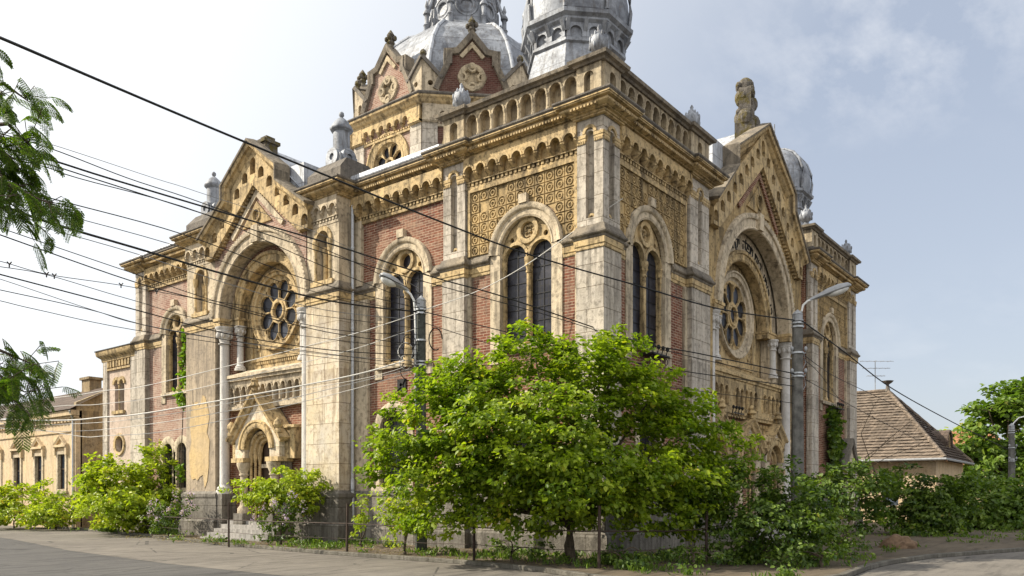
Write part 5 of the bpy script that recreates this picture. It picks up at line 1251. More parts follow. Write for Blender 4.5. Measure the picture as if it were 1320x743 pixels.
# ================================================================== STREET FURNITURE, FENCE, CABLES
def lamp_post(label, px, d, ztop, wid, arm, head, headpitch, coil=False, shade='lamp_grey'):
    p = ground_at(px, d); p.z = 0; L = empty('street_lamp', p); tag(L, label, 'street lamp')
    def sub(n_, b_, m_, s_=None, par=None):
        o = new(n_, b_, M[m_], par or L, s_); 
        if par is None: o.matrix_parent_inverse = Matrix.Translation(-p)
        return o
    up = Vector((0, 0, 1)); bm = B()
    rows = []
    for z, k in ((0, 1.35), (ztop*.5, 1.15), (ztop, .95)):
        h = wid*k/2; rows.append([bm.verts.new(p+RT*a*h+FW*b*h*.8+up*z) for a, b in ((-1, -.7), (-.7, -1), (.7, -1), (1, -.7), (1, .7), (.7, 1), (-.7, 1), (-1, .7))])
    for a, b in zip(rows, rows[1:]):
        for i in range(8): bm.faces.new([a[i], a[(i+1) % 8], b[(i+1) % 8], b[i]])
    bm.faces.new(rows[-1]); sub('post', bm, 'conc_dark' if coil else 'conc')
    bm = B(); h = wid*.62; lathe(bm, p+up*ztop, [(h, -.22), (h, -.17), (h*.9, -.168), (h*.9, -.02), (h*1.0, 0), (h*.6, .08), (.01, .16)], 10); sub('cap', bm, 'lamp_grey')
    bands = (.3, .42, 1.25, 1.9, 2.0)
    for z in bands:
        bm = B(); lathe(bm, p+up*(ztop-z), [(wid*.66, 0), (wid*.66, .05)], 8, .4); sub('band', bm, 'steel')
    bm = B(); A = [p+RT*a+up*(ztop+z) for a, z in arm]; tube(bm, A, .035, 8); sub('arm', bm, 'lamp_white', 60)
    # lamp head: long tapered shell with a glass underside
    e = A[-1]; dr = (Vector(RT)*head[0]+up*head[1]+FW*head[2]).normalized(); sd = dr.cross(up).normalized(); n = sd.cross(dr)
    ln = head[3]; bm = B(); rows = []
    for t, w_, ht in ((-.12, .05, .05), (0, .08, .08), (.22, .13, .12), (.42, .20, .17), (.72, .23, .18), (.93, .17, .13), (1, .06, .05)):
        c = e+dr*ln*t; rows.append([bm.verts.new(c+sd*w_*math.cos(q)+n*(ht*max(0, math.sin(q))+.35*ht*min(0, math.sin(q)))) for q in [2*PI*i/12 for i in range(12)]])
    for a, b in zip(rows, rows[1:]):
        for i in range(12): bm.faces.new([a[i], a[(i+1) % 12], b[(i+1) % 12], b[i]])
    bm.faces.new(rows[0]); bm.faces.new(rows[-1]); hd = sub('lamp_head', bm, shade, 50)
    bm = B(); c = e+dr*ln*.64-n*.03; ball(bm, Vector((0, 0, 0)), 1, 1, 1, 1, 8)
    for v in bm.verts: v.co = c+dr*v.co.x*ln*.30+sd*v.co.y*.19+n*v.co.z*.13
    g = sub('lamp_glass', bm, 'lamp_white', 60)
    if coil:
        for k in range(7):
            bm = B(); c = p+RT*(-.36-.05*(k % 3))+FW*-.15+up*(ztop-1.35-.28*(k//2)+random.uniform(-.05, .05)); rr = random.uniform(.16, .26)
            tube(bm, [c+RT*rr*math.cos(q)+up*rr*1.15*math.sin(q)+FW*.04*math.sin(3*q) for q in [2*PI*i/18 for i in range(19)]], .014, 5); sub('cable_coil', bm, ('cable', 'cable', 'cable_sunlit', 'cable', 'cable_grey', 'cable_sunlit', 'cable')[k])
        bm = B(); c = p+RT*.45+FW*-.1+up*(ztop-1.2); tube(bm, [c+RT*.2*math.cos(q)+up*.34*math.sin(q) for q in [2*PI*i/18 for i in range(16)]], .02, 5); sub('cable_coil', bm, 'cable')
        bm = B(); lathe(bm, p+RT*-.38+up*(ztop-1.75)+FW*-.15, [(.10, -.3), (.12, -.2), (.10, 0), (.12, .05), (.12, .3), (.05, .34)], 10); sub('cable_joint', bm, 'ochre')
        bm = B(); tube(bm, [p+RT*-.17+up*z for z in (ztop-3.4, ztop-.3)], .035, 6); sub('conduit', bm, 'steel')
    else:
        for z in (1.25, 1.95):
            bm = B(); c = p+up*(ztop-z)
            for sg in (-1, 1):
                q = c+RT*sg*wid*.75+FW*-.12; tube(bm, [c, q, q+up*.1], .022, 5); ball(bm, q+up*.14, .055, 1, 1, 1.4, 6)
            tube(bm, [c+RT*wid*.7, c+RT*wid*.9+up*-.3, c+RT*wid*.55+up*-.5, c+RT*wid*.6+up*-.9], .014, 5); sub('insulator_bracket', bm, 'lamp_grey')
    return L
PL_, PR_ = 24.6, 25.6
lamp_post('concrete street lamp with coiled cables before the arched bay window, its pale head pointing left', 543, PL_, 7.8, .26, [(-.17, -1.0), (-.19, -.3), (-.22, .0), (-.33, .2), (-.48, .33)], (-.80, .38, -.42, .9), 0, True, 'lamp_grey')
lamp_post('weathered concrete street lamp before the right hand front, its grey head pointing right', 1028, PR_, 7.6, .29, [(.17, -.35), (.13, .1), (.18, .3), (.32, .43), (.52, .50)], (.93, .33, -.12, 1.2), 0, False, 'lamp_grey')
lamp_post('thin far street lamp at the right edge among the hedges', 1304, 45, 5.75, .26, [(.0, -.2), (.1, .15), (.4, .45), (1.0, .6)], (.9, .1, 0, .8), 0, False, 'lamp_white')
# wire fence along the street front and round the corner
FN = empty('fence', (-3.7, 7, .1)); tag(FN, 'low rusty fence of thin posts and pipe rails along the verge', 'fence')
def fsub(n_, b_, m_):
    o = new(n_, b_, M[m_], FN); o.matrix_parent_inverse = Matrix.Translation(-FN.location); return o
fp = []
for px, y_ in ((123, 27.5), (295, None), (447, None), (611, None), (772, None), (910, None)):
    if px == 123: q = Vector((-1.45, 25.0, .1)); t = (CAM-q)
    else:
        k = px-660; dx = FW.x*FPX+RT.x*k; dy = FW.y*FPX+RT.y*k
        if px < 800: tt = (-3.72-CAM.x)/dx
        else: tt = (-3.6-CAM.y)/dy
        q = Vector((CAM.x+tt*dx, CAM.y+tt*dy, .1))
    fp.append(q); bm = B(); tube(bm, [q+Vector((0, 0, -.1)), q+Vector((random.uniform(-.03, .03), random.uniform(-.03, .03), 1.48))], .038, 6); fsub('post', bm, 'rust')
for a, b in zip(fp, fp[1:]):
    for z, sag in ((.88, .03), (.42, .02)):
        bm = B(); up = Vector((0, 0, 1)); tube(bm, [a.lerp(b, t)+up*(z-sag*4*t*(1-t)+random.uniform(-.01, .01)) for t in [i/8 for i in range(9)]], .017 if z > .5 else .008, 5); fsub('rail', bm, 'rust')
# overhead cables
CABLES = [
 # label, material, radius, control points (px, py, depth)
 ('heaviest black cable, from the upper left corner across the gables to the right street lamp', 'cable', .022, [(-60, 27, 9), (0, 49, 10), (135, 107, 12), (286, 171, 14.5), (434, 232, 17), (560, 283, 19), (681, 328, 21), (820, 368, 23), (925, 398, 24.6), (1024, 413, PR_-.2)]),
 ('black cable dropping from the right street lamp over the tiled roof', 'cable', .017, [(1034, 414, PR_-.2), (1090, 455, 29), (1150, 501, 33), (1229, 545, 39), (1300, 580, 45)]),
 ('faint thin wire above the left gable turret, uppermost of the bundle', 'cable_grey', .005, [(-40, 160, 14), (55, 183, 15), (199, 230, 17.5), (256, 248, 18.5), (420, 305, 22), (540, 372, PL_-.2)]),
 ('second thin wire of the bundle passing the left gable turret', 'cable', .008, [(-40, 162, 14), (60, 190, 15), (165, 230, 16.7), (261, 262, 18.4), (420, 322, 21.5), (540, 378, PL_-.2)]),
 ('thick twisted cable crossing the transept arch and the corner tower window', 'cable', .014, [(-40, 180, 13), (60, 205, 14), (140, 230, 15), (297, 277, 17), (430, 316, 19), (560, 358, 21), (653, 384, 22), (820, 440, 24), (901, 456, 24.6), (1024, 482, PR_-.2)]),
 ('thin cable just below the thick twisted cable of the transept arch', 'cable', .009, [(-40, 190, 13), (60, 212, 14), (119, 230, 14.8), (297, 287, 17), (430, 330, 19), (560, 367, 21), (700, 405, 22.5), (850, 450, 24), (1024, 490, PR_-.2)]),
 ('thin cable from the acacia past the small left turret base', 'cable', .008, [(-40, 190, 14), (60, 216, 15), (101, 230, 16), (263, 276, 18.5), (420, 345, 21.8), (541, 392, PL_-.2)]),
 ('black cable emerging from the middle of the acacia over the far bay', 'cable', .009, [(-40, 225, 14), (66, 256, 15.5), (238, 303, 18.6), (400, 362, 21.7), (541, 398, PL_-.2)]),
 ('thin black cable reaching the cornice of the far bay', 'cable', .007, [(-40, 244, 15), (0, 256, 15.6), (220, 315, 19), (400, 375, 22), (541, 404, PL_-.2)]),
 ('thick sagging black cable across the end of the far bay cornice', 'cable', .018, [(-40, 255, 12), (0, 265, 12.6), (69, 289, 13.8), (178, 321, 16), (297, 356, 18.5), (400, 383, 21), (470, 395, 23), (537, 402, PL_-.2)]),
 ('thin wire directly under the thick sagging black cable', 'cable_grey', .007, [(-40, 267, 14), (0, 278, 14.6), (171, 326, 17), (300, 368, 19.4), (420, 400, 22), (541, 413, PL_-.2)]),
 ('upper of two parallel black wires passing the far corner pilaster', 'cable', .007, [(-40, 281, 14), (0, 294, 14.6), (167, 351, 17.2), (300, 395, 19.6), (430, 425, 22.5), (541, 432, PL_-.2)]),
 ('lower of two parallel black wires passing the far corner pilaster', 'cable', .009, [(-40, 288, 13), (0, 303, 13.6), (171, 363, 16.5), (263, 388, 18.5), (420, 428, 22), (541, 445, PL_-.2)]),
 ('wire carrying small black spacer clamps at the left', 'cable', .006, [(-40, 330, 15), (0, 337, 15.6), (62, 354, 16.6), (156, 368, 18), (300, 392, 20), (541, 424, PL_-.2)]),
 ('thin wire slung below the spacer clamps', 'cable', .006, [(-40, 338, 15), (0, 344, 15.6), (62, 355, 16.6), (167, 386, 18), (300, 420, 20), (541, 452, PL_-.2)]),
 ('black cable passing under the spacer clamps to the far bay window', 'cable', .010, [(-40, 343, 13), (0, 354, 13.7), (172, 399, 17), (300, 432, 19.6), (430, 452, 22.4), (541, 458, PL_-.2)]),
 ('thin grey wire meeting another just left of the annex', 'cable_grey', .006, [(-40, 350, 15), (0, 360, 15.6), (120, 400, 17.5), (200, 422, 19), (400, 455, 22), (541, 466, PL_-.2)]),
 ('thin black wire sloping towards the annex roof', 'cable', .007, [(-40, 365, 15), (0, 374, 15.6), (110, 398, 17.2), (250, 432, 19.6), (541, 472, PL_-.2)]),
 ('lowest black wire against the white sky left of the annex', 'cable', .006, [(-40, 380, 15), (0, 388, 15.6), (46, 399, 16.3), (170, 425, 18.2), (350, 452, 21.5), (541, 476, PL_-.2)]),
 ('highest of the sunlit pale cables, rising from the annex to the lamp post coils', 'cable_sunlit', .012, [(-60, 524, 26), (80, 512, 25.5), (133, 504, 25.3), (200, 495, 25), (432, 437, 24.6), (497, 418, PL_-.15), (535, 405, PL_-.15)]),
 ('second sunlit pale cable, rising to the lower coil of the lamp post', 'cable_sunlit', .010, [(-60, 530, 26), (87, 523, 25.5), (132, 521, 25.3), (228, 507, 25), (432, 457, 24.6), (511, 432, PL_-.15), (536, 424, PL_-.15)]),
 ('thickest sunlit pale cable, crossing the porch gable', 'cable_sunlit', .022, [(-60, 534, 26), (0, 541, 25.8), (85, 542, 25.5), (133, 538, 25.3), (200, 531, 25), (432, 489, 24.6), (519, 466, PL_-.15), (536, 460, PL_-.15)]),
 ('slim pale cable close under the thickest pale cable', 'cable_sunlit', .009, [(-60, 546, 26), (85, 547, 25.5), (200, 537, 25), (341, 511, 24.8), (474, 487, PL_-.3), (536, 468, PL_-.15)]),
 ('pale cable sagging across the porch columns, second lowest', 'cable_sunlit', .010, [(-60, 541, 26), (0, 552, 25.8), (98, 556, 25.5), (200, 546, 25), (341, 521, 24.8), (432, 500, 24.6), (536, 474, PL_-.15)]),
 ('lowest sunlit pale cable, running level past the round annex window', 'cable_sunlit', .011, [(-60, 531, 26), (0, 544, 25.8), (98, 562, 25.5), (137, 562, 25.3), (234, 553, 25), (432, 508, 24.6), (536, 478, PL_-.15)]),
 ('pale stay wire slanting up from the left lamp post to the church corner', 'cable_sunlit', .013, [(546, 400, PL_-.1), (617, 375, 24.3), (681, 340, 24), (746, 294, 23.7), (803, 256, 23.35)]),
 ('cable from the left lamp post across the tower window to the right', 'cable', .011, [(546, 402, PL_-.1), (640, 425, 24), (760, 455, 23.8), (870, 477, 24.2), (1023, 498, PR_-.2)]),
 ('wire from the left lamp post dipping behind the tree top', 'cable', .008, [(546, 416, PL_-.1), (620, 440, 24), (700, 464, 23.8), (800, 490, 24), (1023, 520, PR_-.2)]),
 ('wire from the right lamp post to the sill bracket of the far tower window', 'cable', .009, [(1034, 462, PR_-.1), (1055, 480, 30), (1080, 512, 38), (1092, 522, 41)]),
 ('second wire from the right lamp post slanting past the far tower', 'cable', .009, [(1034, 456, PR_-.1), (1070, 482, 29), (1110, 502, 33), (1180, 535, 40)]),
 ('lowest wire from the right lamp post slanting past the far tower', 'cable', .009, [(1034, 487, PR_-.1), (1068, 506, 29), (1110, 530, 33), (1180, 566, 40)]),
]
def smooth_path(P, n=6):
    out = []
    for i in range(len(P)-1):
        a, b, c, e = P[max(i-1, 0)], P[i], P[i+1], P[min(i+2, len(P)-1)]
        for k in range(n):
            t = k/n; out.append(.5*((2*b)+(c-a)*t+(2*a-5*b+4*c-e)*t*t+(3*b-a-3*c+e)*t**3))
    out.append(P[-1]); return out
for lab, m, r, pts in CABLES:
    pts = list(pts); i0 = CABLES.index((lab, m, r, pts)) if False else 0
    if pts[0][0] < 0 and m != 'cable_sunlit':
        NP_ = at(-520, 640, 8.5); zt = 5.6+1.9*(1-(pts[0][1]-20)/370)
        W_ = [Vector((NP_.x, NP_.y, zt))] + [at(*q) for q in pts]
    elif pts[0][0] < 0: W_ = [Vector((at(-420, 640, 26.5).x, at(-420, 640, 26.5).y, at(*pts[0]).z+.5))] + [at(*q) for q in pts]
    else: W_ = [at(*q) for q in pts]
    bm = B(); P = smooth_path(W_); tube(bm, P, r*(1.35 if m != 'cable_sunlit' and r < .02 else 1), 5)
    o = new('overhead_cable', bm, M[m]); tag(o, lab, 'cable', 'overhead cables')
    if 'spacer clamps at' in lab:
        for q in ((12, 341, 15.8), (60, 354, 16.5), (70, 356, 16.7), (156, 368, 18), (202, 376, 18.7)):
            bm = B(); c = at(*q)
            for sg in (-1, 1): tube(bm, [c, c+RT*.045*sg+Vector((0, 0, .05))], .014, 5)
            tube(bm, [c, c-Vector((0, 0, .06))], .014, 5); s = new('spacer_clamp', bm, M['cable'], o)
# heap of dry earth on the verge
p = ground_at(1160, 24.5)
p = Vector(at(1158, 640, 26.5)); p.z = .1
bm = B(); bmesh.ops.create_icosphere(bm, subdivisions=4, radius=1)
for v in bm.verts:
    x = v.co.copy(); k = 1+.10*math.sin(5*x.x+2)+.07*math.sin(9*x.y+x.z*7)+.05*math.sin(17*x.x+13*x.y)
    v.co = p+Vector((x.x*.62*k, x.y*.55*k, max(-.1, x.z*.42*k-.04)))
o = new('earth_heap', bm, M['soil'], None, 60); tag(o, 'low heap of dry brown earth on the verge by the road', 'earth heap')

# the two poles left of the picture from which the cables come
for px, d, h, lab in ((-520, 8.5, 8.0, 'plain concrete pole left of the picture carrying the black cables'), (-420, 26.5, 6.6, 'plain concrete pole at the far left carrying the pale cables')):
    p = ground_at(px, d); U = empty('utility_pole', p); tag(U, lab, 'pole')
    bm = B(); lathe(bm, (0, 0, 0), [(.19, 0), (.12, h)], 8); new('post', bm, M['conc'], U)
    bm = B(); lathe(bm, (0, 0, h-.5), [(.15, 0), (.15, .08)], 8); new('band', bm, M['steel'], U)
# ================================================================== NEIGHBOURING HOUSES
M['house'] = stone('yellow_plaster', (.62, .47, .28), (.54, .43, .29), (.22, .17, .11), .55)
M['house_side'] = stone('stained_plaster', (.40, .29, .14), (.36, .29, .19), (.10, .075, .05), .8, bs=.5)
def tiles(name, c1, c2, gap):
    m, nt, b = mat(name); P = pos(nt)
    br = N(nt, 'TexBrick'); s = N(nt, 'SeparateXYZ'); LK(nt, P, s.inputs[0]); c = N(nt, 'CombineXYZ')
    LK(nt, mathn(nt, 'ADD', s.outputs[0], s.outputs[1]), c.inputs[0]); LK(nt, s.outputs[2], c.inputs[1]); LK(nt, c.outputs[0], br.inputs['Vector'])
    br.inputs['Scale'].default_value = 1; br.inputs['Brick Width'].default_value = .26; br.inputs['Row Height'].default_value = .22; br.inputs['Mortar Size'].default_value = .012
    br.inputs['Color1'].default_value = (*c1, 1); br.inputs['Color2'].default_value = (*c2, 1); br.inputs['Mortar'].default_value = (*gap, 1)
    n = noise(nt, P, 1.4, 6, .7); col = mix(nt, ramp(nt, n, [(.45, 0), (.7, 1)]), br.outputs['Color'], tuple(q*.45 for q in c1))
    LK(nt, col, b.inputs['Base Color']); b.inputs['Roughness'].default_value = .9; bump(nt, b, mathn(nt, 'SUBTRACT', mathn(nt, 'MULTIPLY', noise(nt, P, 9, 4), .6), br.outputs['Fac']), .6, .03); return m
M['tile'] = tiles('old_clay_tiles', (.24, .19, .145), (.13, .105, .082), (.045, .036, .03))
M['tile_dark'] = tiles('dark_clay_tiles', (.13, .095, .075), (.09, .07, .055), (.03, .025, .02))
M['tile_red'] = tiles('red_clay_tiles', (.36, .17, .08), (.28, .13, .07), (.10, .05, .03))
# ---- low plastered house beyond the annex
HL = empty('plastered_house', (0, 43, 0)); tag(HL, 'low yellow plastered house with pedimented windows at the far left', 'house')
def hsub(n_, b_, m_, s_=None, W=HL): return psub(n_, b_, m_, s_, W)
FH = Fc((.0, 0, 0), (0, 1, 0), (-1, 0, 0)); WC = [35.35+3.05*k for k in range(6)]
bm = B(); plate(bm, FH, rect(33.6, 54, 0, 6.5), [rect(c-.5, c+.5, 2.15, 4.15) for c in WC], 0, -.3); hsub('wall', bm, 'house')
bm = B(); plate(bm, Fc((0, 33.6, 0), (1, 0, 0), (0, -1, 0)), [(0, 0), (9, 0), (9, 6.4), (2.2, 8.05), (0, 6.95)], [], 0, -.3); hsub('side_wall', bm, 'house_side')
bm = B(); box(bm, FH, 33.55, 34.1, 0, 6.1, -.2, .06); box(bm, FH, 33.5, 54, 6.1, 6.22, -.1, .16); box(bm, FH, 33.45, 54, 6.223, 6.5, -.1, .34); box(bm, FH, 33.5, 54, 5.35, 5.43, -.1, .07)
dentils(bm, FH, 33.6, 54, 5.9, 6.1, -.1, .14, .42)
for c in WC:
    for sg in (-1, 1): box(bm, FH, c+sg*.72-.1, c+sg*.72+.1, 4.1, 4.72, -.1, .15)
hsub('cornice', bm, 'house')
for c in WC:
    W = empty('window', FH.p(c, 1.95, 0), HL); W.location = FH.p(c, 1.95, 0)-HL.location
    def ws(n_, b_, m_):
        for v in b_.verts: v.co -= FH.p(c, 1.35, 0)
        return new(n_, b_, M[m_], W)
    bm = B(); box(bm, FH, c-.78, c+.78, 3.95, 4.08, -.1, .2); rake(bm, FH, [(c-.82, 4.06), (c, 4.62), (c+.82, 4.06)], [(.16, .0), (.16, .14), (.03, .2), (0, .2), (0, 0)]); plate(bm, FH, [(c-.7, 4.08), (c+.7, 4.08), (c, 4.5)], [], .04, 0); ws('pediment', bm, 'house')
    bm = B()
    plate(bm, FH, rect(c-.66, c+.66, 1.5, 3.72), [rect(c-.46, c+.46, 1.6, 3.55)], .06, -.12); box(bm, FH, c-.75, c+.75, 1.36, 1.497, -.1, .14); ws('window_frame', bm, 'pale_plain')
    bm = B(); plate(bm, FH, rect(c-.48, c+.48, 1.55, 3.57), [rect(c-.40, c-.03, 1.65, 2.7), rect(c+.03, c+.40, 1.65, 2.7), rect(c-.40, c+.40, 2.78, 3.48)], -.12, -.18); ws('sash', bm, 'wood')
    bm = B(); box(bm, FH, c-.46, c+.46, 1.55, 3.55, -.22, -.19); ws('pane', bm, 'pane')
bm = B(); quad(bm, Vector((-.45, 33.35, 6.53)), Vector((-.45, 54, 6.53)), Vector((2.2, 54, 8.1)), Vector((2.2, 33.35, 8.1))); quad(bm, Vector((9.4, 33.35, 6.43)), Vector((9.4, 54, 6.43)), Vector((2.2, 54, 8.1)), Vector((2.2, 33.35, 8.1))); hsub('roof', bm, 'tile_dark')
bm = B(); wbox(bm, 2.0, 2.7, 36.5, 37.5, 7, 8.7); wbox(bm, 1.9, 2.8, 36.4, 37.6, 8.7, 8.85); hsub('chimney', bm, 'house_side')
bm = B(); tube(bm, [Vector((-.12, 33.75, 6.1)), Vector((-.12, 33.75, .1))], .05, 7); tube(bm, [Vector((-.4, 33.5, 6.45)), Vector((-.12, 33.75, 6.0))], .05, 7); hsub('downpipe', bm, 'steel')
# ---- tiled house on the right
HR = empty('tiled_house', (40, 3, 0)); tag(HR, 'low house with a steep old clay tile roof and dormer right of the church', 'house')
def rsub(n_, b_, m_, s_=None): return psub(n_, b_, m_, s_, HR)
X0, X1, Y0, Y1, ZE, ZR = 36.0, 46.4, -2.6, 15, 4.15, 9.2
bm = B(); FA = Fc((X0+.6, 0, 0), (0, 1, 0), (-1, 0, 0)); FB = Fc((0, Y0+.6, 0), (1, 0, 0), (0, -1, 0))
plate(bm, FA, rect(Y0+.6, Y1, 0, ZE), [rect(.2+2.6*k, 1.2+2.6*k, 1.2, 3.2) for k in range(4)], 0, -.3); plate(bm, FB, rect(X0+.9, X1, 0, ZE), [rect(38+2.7*k, 39+2.7*k, 1.2, 3.2) for k in range(3)], 0, -.3); wbox(bm, X1-.3, X1, Y0+.7, Y1, 0, ZE); rsub('wall', bm, 'house')
bm = B()
for k in range(4): box(bm, FA, .2+2.6*k, 1.2+2.6*k, 1.2, 3.2, -.25, -.2)
for k in range(3): box(bm, FB, 38+2.7*k, 39+2.7*k, 1.2, 3.2, -.25, -.2)
rsub('window', bm, 'pane')
rx, ry0 = 41.2, 1.9
def slope(e0, e1, r0, r1, n, name, m):
    """roof slope laid in overlapping tile courses"""
    e0, e1, r0, r1 = map(Vector, (e0, e1, r0, r1)); bm = B(); nrm = (e1-e0).cross(r0-e0).normalized()
    if nrm.z < 0: nrm = -nrm
    R = random.Random(2)
    for k in range(n):
        a, b = k/n, (k+1.12)/n; b = min(b, 1)
        p = [e0.lerp(r0, a)+nrm*.06, e1.lerp(r1, a)+nrm*.06, e1.lerp(r1, b)+nrm*.01, e0.lerp(r0, b)+nrm*.01]
        w = max(1, int((p[1]-p[0]).length/.27))
        for i in range(w):
            u, v = i/w, (i+1)/w; j = nrm*R.uniform(0, .045)
            q = [p[0].lerp(p[1], u)+j, p[0].lerp(p[1], v)+j, p[3].lerp(p[2], v), p[3].lerp(p[2], u)]
            t = [x-nrm*.035 for x in q[:2]]
            quad(bm, *q); quad(bm, q[0], q[1], t[1], t[0])
    rsub(name, bm, m)
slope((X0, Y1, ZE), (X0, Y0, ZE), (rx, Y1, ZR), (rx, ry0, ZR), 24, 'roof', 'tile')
slope((X0, Y0, ZE), (X1, Y0, ZE), (rx, ry0, ZR), (rx, ry0, ZR), 24, 'roof', 'tile_dark')  # slopes turned from the sun get darker tiles, shade put into the colour
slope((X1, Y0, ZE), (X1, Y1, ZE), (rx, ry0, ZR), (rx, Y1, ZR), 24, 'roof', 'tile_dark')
bm = B()
for a, b in (((X0, Y0, ZE+.08), (rx, ry0, ZR+.06)), ((X1, Y0, ZE+.08), (rx, ry0, ZR+.06)), ((rx, ry0, ZR+.06), (rx, Y1, ZR+.06))): tube(bm, [Vector(a).lerp(Vector(b), t/20)+Vector((0, 0, .02*(t % 2))) for t in range(21)], .13, 7)
rsub('ridge_tiles', bm, 'tile')
bm = B(); lathe(bm, (rx, ry0, ZR), [(.2, 0), (.12, .3), (.1, .5), (.3, .62), (.42, .75), (.1, .8)], 8); rsub('ridge_finial', bm, 'dark')
bm = B(); tube(bm, [Vector((X0-.08, Y1, ZE-.02)), Vector((X0-.08, Y0-.08, ZE-.02)), Vector((X1, Y0-.08, ZE-.02))], .08, 7); rsub('gutter', bm, 'lamp_grey')
dm = empty('dormer', Vector((42.2, -1.3, 5.6))-HR.location, HR)
Fd = Fc((0, -1.75, 0), (1, 0, 0), (0, -1, 0)); c = 42.3
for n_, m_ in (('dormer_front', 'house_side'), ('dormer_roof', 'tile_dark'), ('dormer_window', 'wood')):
    bm = B()
    if n_ == 'dormer_front': plate(bm, Fd, archp(c, 4.9, 5.5, .75), [archp(c, 5.05, 5.45, .5)], 0, -1.6)
    elif n_ == 'dormer_roof': arcs(bm, Fd, c, 5.5, [(.72, -1.8), (.72, .12), (.86, .14), (.88, .1), (.88, -1.8)], -.25, PI+.25, 14)
    else: plate(bm, Fd, archp(c, 5.0, 5.45, .55), [], -.2, -.25)
    for v in bm.verts: v.co -= Vector((42.2, -1.3, 5.6))
    new(n_, bm, M[m_], dm)
bm = B(); wbox(bm, 43.6, 44.3, 3.5, 4.3, 7, 9.3); rsub('chimney', bm, 'brick')
# aerial on that roof
ap_ = Vector((rx+.1, 2.75, ZR)); A = empty('tv_aerial', ap_); tag(A, 'thin metal television aerial on the ridge of the tiled house', 'aerial')
def asb(n_, b_):
    for v in b_.verts: v.co -= ap_
    return new(n_, b_, M['lamp_grey'], A)
bm = B(); tube(bm, [ap_, ap_+Vector((0, 0, 2.3))], .03, 5); asb('mast', bm)
bm = B()
for z, l in ((2.25, 1.1), (1.75, .9), (1.2, .6)):
    q = ap_+Vector((0, 0, z)); tube(bm, [q-RT*l, q+RT*l*1.2], .018, 4)
    for k in range(5): c = q+RT*l*(-.9+.45*k); tube(bm, [c-FW*.25, c+FW*.25], .012, 4)
asb('elements', bm)
# red roofed house glimpsed behind
H3_ = empty('red_roofed_house', (62, -7, 0)); tag(H3_, 'distant house with an orange red roof glimpsed behind the dormer', 'house')
p0 = at(1245, 640, 72); 
bm = B(); wbox(bm, p0.x, p0.x+9, p0.y-5, p0.y+6, 0, 4.6)
for v in bm.verts: v.co -= H3_.location
new('wall', bm, M['house'], H3_)
bm = B(); x0, x1, y0, y1 = p0.x-.5, p0.x+9.5, p0.y-5.5, p0.y+6.5
t = [Vector((p0.x+4.5, p0.y-1, 8)), Vector((p0.x+4.5, p0.y+2, 8))]; q = [Vector((x0, y0, 4.6)), Vector((x1, y0, 4.6)), Vector((x1, y1, 4.6)), Vector((x0, y1, 4.6))]
quad(bm, q[0], q[3], t[1], t[0]); quad(bm, q[1], q[2], t[1], t[0])
for a, b, c_ in ((q[0], q[1], t[0]), (q[2], q[3], t[1])): bm.faces.new([bm.verts.new(v) for v in (a, b, c_)])
for v in bm.verts: v.co -= H3_.location
new('roof', bm, M['tile_red'], H3_)
# ================================================================== LIGHT, SKY, CAMERA
w = bpy.data.worlds.new("World"); scene.world = w; w.use_nodes = True
nt = w.node_tree; nt.nodes.clear()
out = N(nt, 'OutputWorld'); bg = N(nt, 'Background'); LK(nt, bg.outputs[0], out.inputs[0])
SAZ = (-.60, .80); SEL = math.radians(38)
SD = Vector((SAZ[0]*math.cos(SEL), SAZ[1]*math.cos(SEL), math.sin(SEL)))
sky = N(nt, 'TexSky'); sky.sky_type = 'NISHITA'; sky.sun_disc = False; sky.sun_elevation = SEL
sky.sun_rotation = math.atan2(SAZ[0], SAZ[1]) % (2*PI); sky.air_density = 1.0; sky.dust_density = 2.5; sky.ozone_density = 1.0; sky.altitude = 100
tc = N(nt, 'TexCoord'); G = tc.outputs['Generated']
# thin high cloud
sx = N(nt, 'SeparateXYZ'); LK(nt, G, sx.inputs[0])
zz = mathn(nt, 'ADD', mathn(nt, 'MAXIMUM', sx.outputs[2], .02), .12)
cv = N(nt, 'CombineXYZ'); LK(nt, mathn(nt, 'DIVIDE', sx.outputs[0], zz), cv.inputs[0]); LK(nt, mathn(nt, 'DIVIDE', sx.outputs[1], zz), cv.inputs[1])
cn = noise(nt, scalev(nt, cv.outputs[0], (1.6, 2.6, 1)), 1.3, 8, .58)
cn2 = noise(nt, cv.outputs[0], .45, 3, .5)
dv = N(nt, 'VectorMath', operation='DISTANCE'); LK(nt, cv.outputs[0], dv.inputs[0]); dv.inputs[1].default_value = (1.50, .33, 0)
cn3 = noise(nt, scalev(nt, cv.outputs[0], (1, 1.6, 1)), 6.5, 8, .6)
bank = mathn(nt, 'MULTIPLY', ramp(nt, dv.outputs['Value'], [(.10, 1), (.42, 0)]), ramp(nt, cn3, [(.42, 0), (.66, 1)]))
cl = mathn(nt, 'MAXIMUM', bank, mathn(nt, 'MULTIPLY', mathn(nt, 'MULTIPLY', ramp(nt, cn, [(.47, 0), (.72, 1)]), ramp(nt, cn2, [(.46, 0), (.56, 1)])), .4))
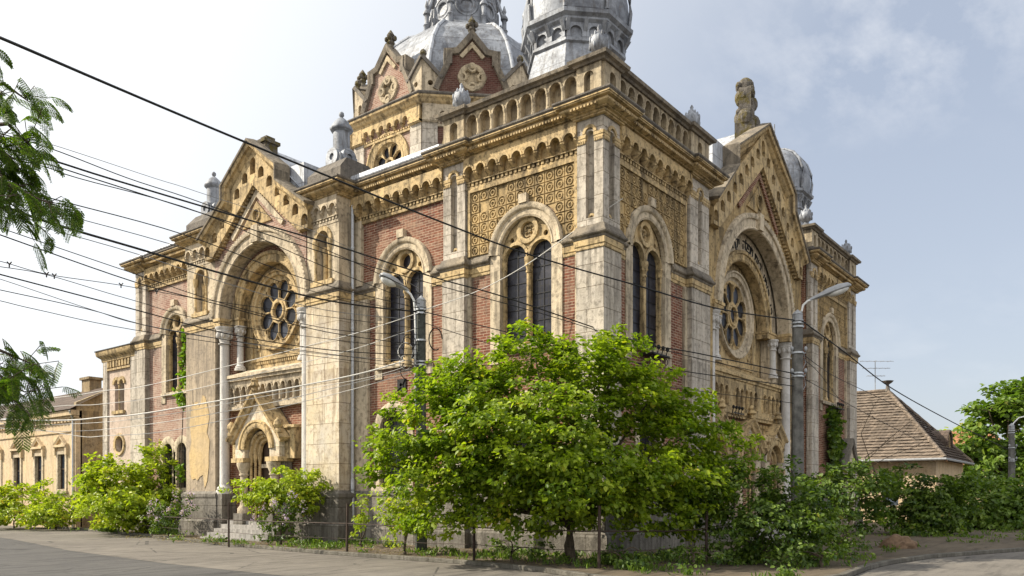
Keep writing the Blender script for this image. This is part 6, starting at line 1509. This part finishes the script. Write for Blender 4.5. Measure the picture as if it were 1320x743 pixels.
# summer haze, brighter towards the sun
dp = N(nt, 'VectorMath', operation='DOT_PRODUCT'); LK(nt, G, dp.inputs[0]); dp.inputs[1].default_value = SD
el = mathn(nt, 'MAXIMUM', sx.outputs[2], 0.0)
hz = ramp(nt, dp.outputs['Value'], [(.0, .72), (.5, .85), (1.0, .95)])
lum = ramp(nt, dp.outputs['Value'], [(.06, 0), (.74, 1)])
low = mix(nt, ramp(nt, el, [(.0, 1), (.42, 0)]), (2.75, 3.05, 3.6), (3.6, 3.8, 4.1))
hcol = mix(nt, lum, low, (7.0, 7.0, 6.85))
base = mix(nt, hz, sky.outputs[0], hcol)
# bright lobe added to the unseen sky, as fill light for the right front
ob = N(nt, 'VectorMath', operation='DOT_PRODUCT'); LK(nt, G, ob.inputs[0]); ob.inputs[1].default_value = Vector((-.42, -.82, .39)).normalized()
base = mix(nt, ramp(nt, ob.outputs['Value'], [(.25, 0), (.8, .9)]), base, (7.2, 7.2, 7.3))
base = mix(nt, mathn(nt, 'MULTIPLY', cl, .36), base, (4.9, 5.0, 5.2))
LK(nt, base, bg.inputs['Color']); bg.inputs['Strength'].default_value = .12
sun = bpy.data.lights.new('sun', 'SUN'); sun.energy = 4.9; sun.angle = math.radians(.6); sun.color = (1, .91, .76)
so = bpy.data.objects.new('sun', sun); COL.objects.link(so); so.rotation_euler = SD.to_track_quat('Z', 'Y').to_euler(); so.location = (-30, 40, 50)
cam = bpy.data.cameras.new('camera'); co = bpy.data.objects.new('camera', cam); COL.objects.link(co)
cam.sensor_width = 36; cam.lens = FPX/1320*36; cam.shift_y = (640-371.5)/1320; cam.clip_end = 3000; cam.clip_start = .1
co.location = CAM; co.rotation_euler = (PI/2, 0, -math.atan2(FW.x, FW.y)); scene.camera = co
vs = scene.view_settings; vs.view_transform = 'Standard'; vs.look = 'None'; vs.exposure = .7; vs.gamma = 1; vs.use_curve_mapping = False
scene.cycles.max_bounces = 6; scene.cycles.transparent_max_bounces = 4; scene.cycles.diffuse_bounces = 3
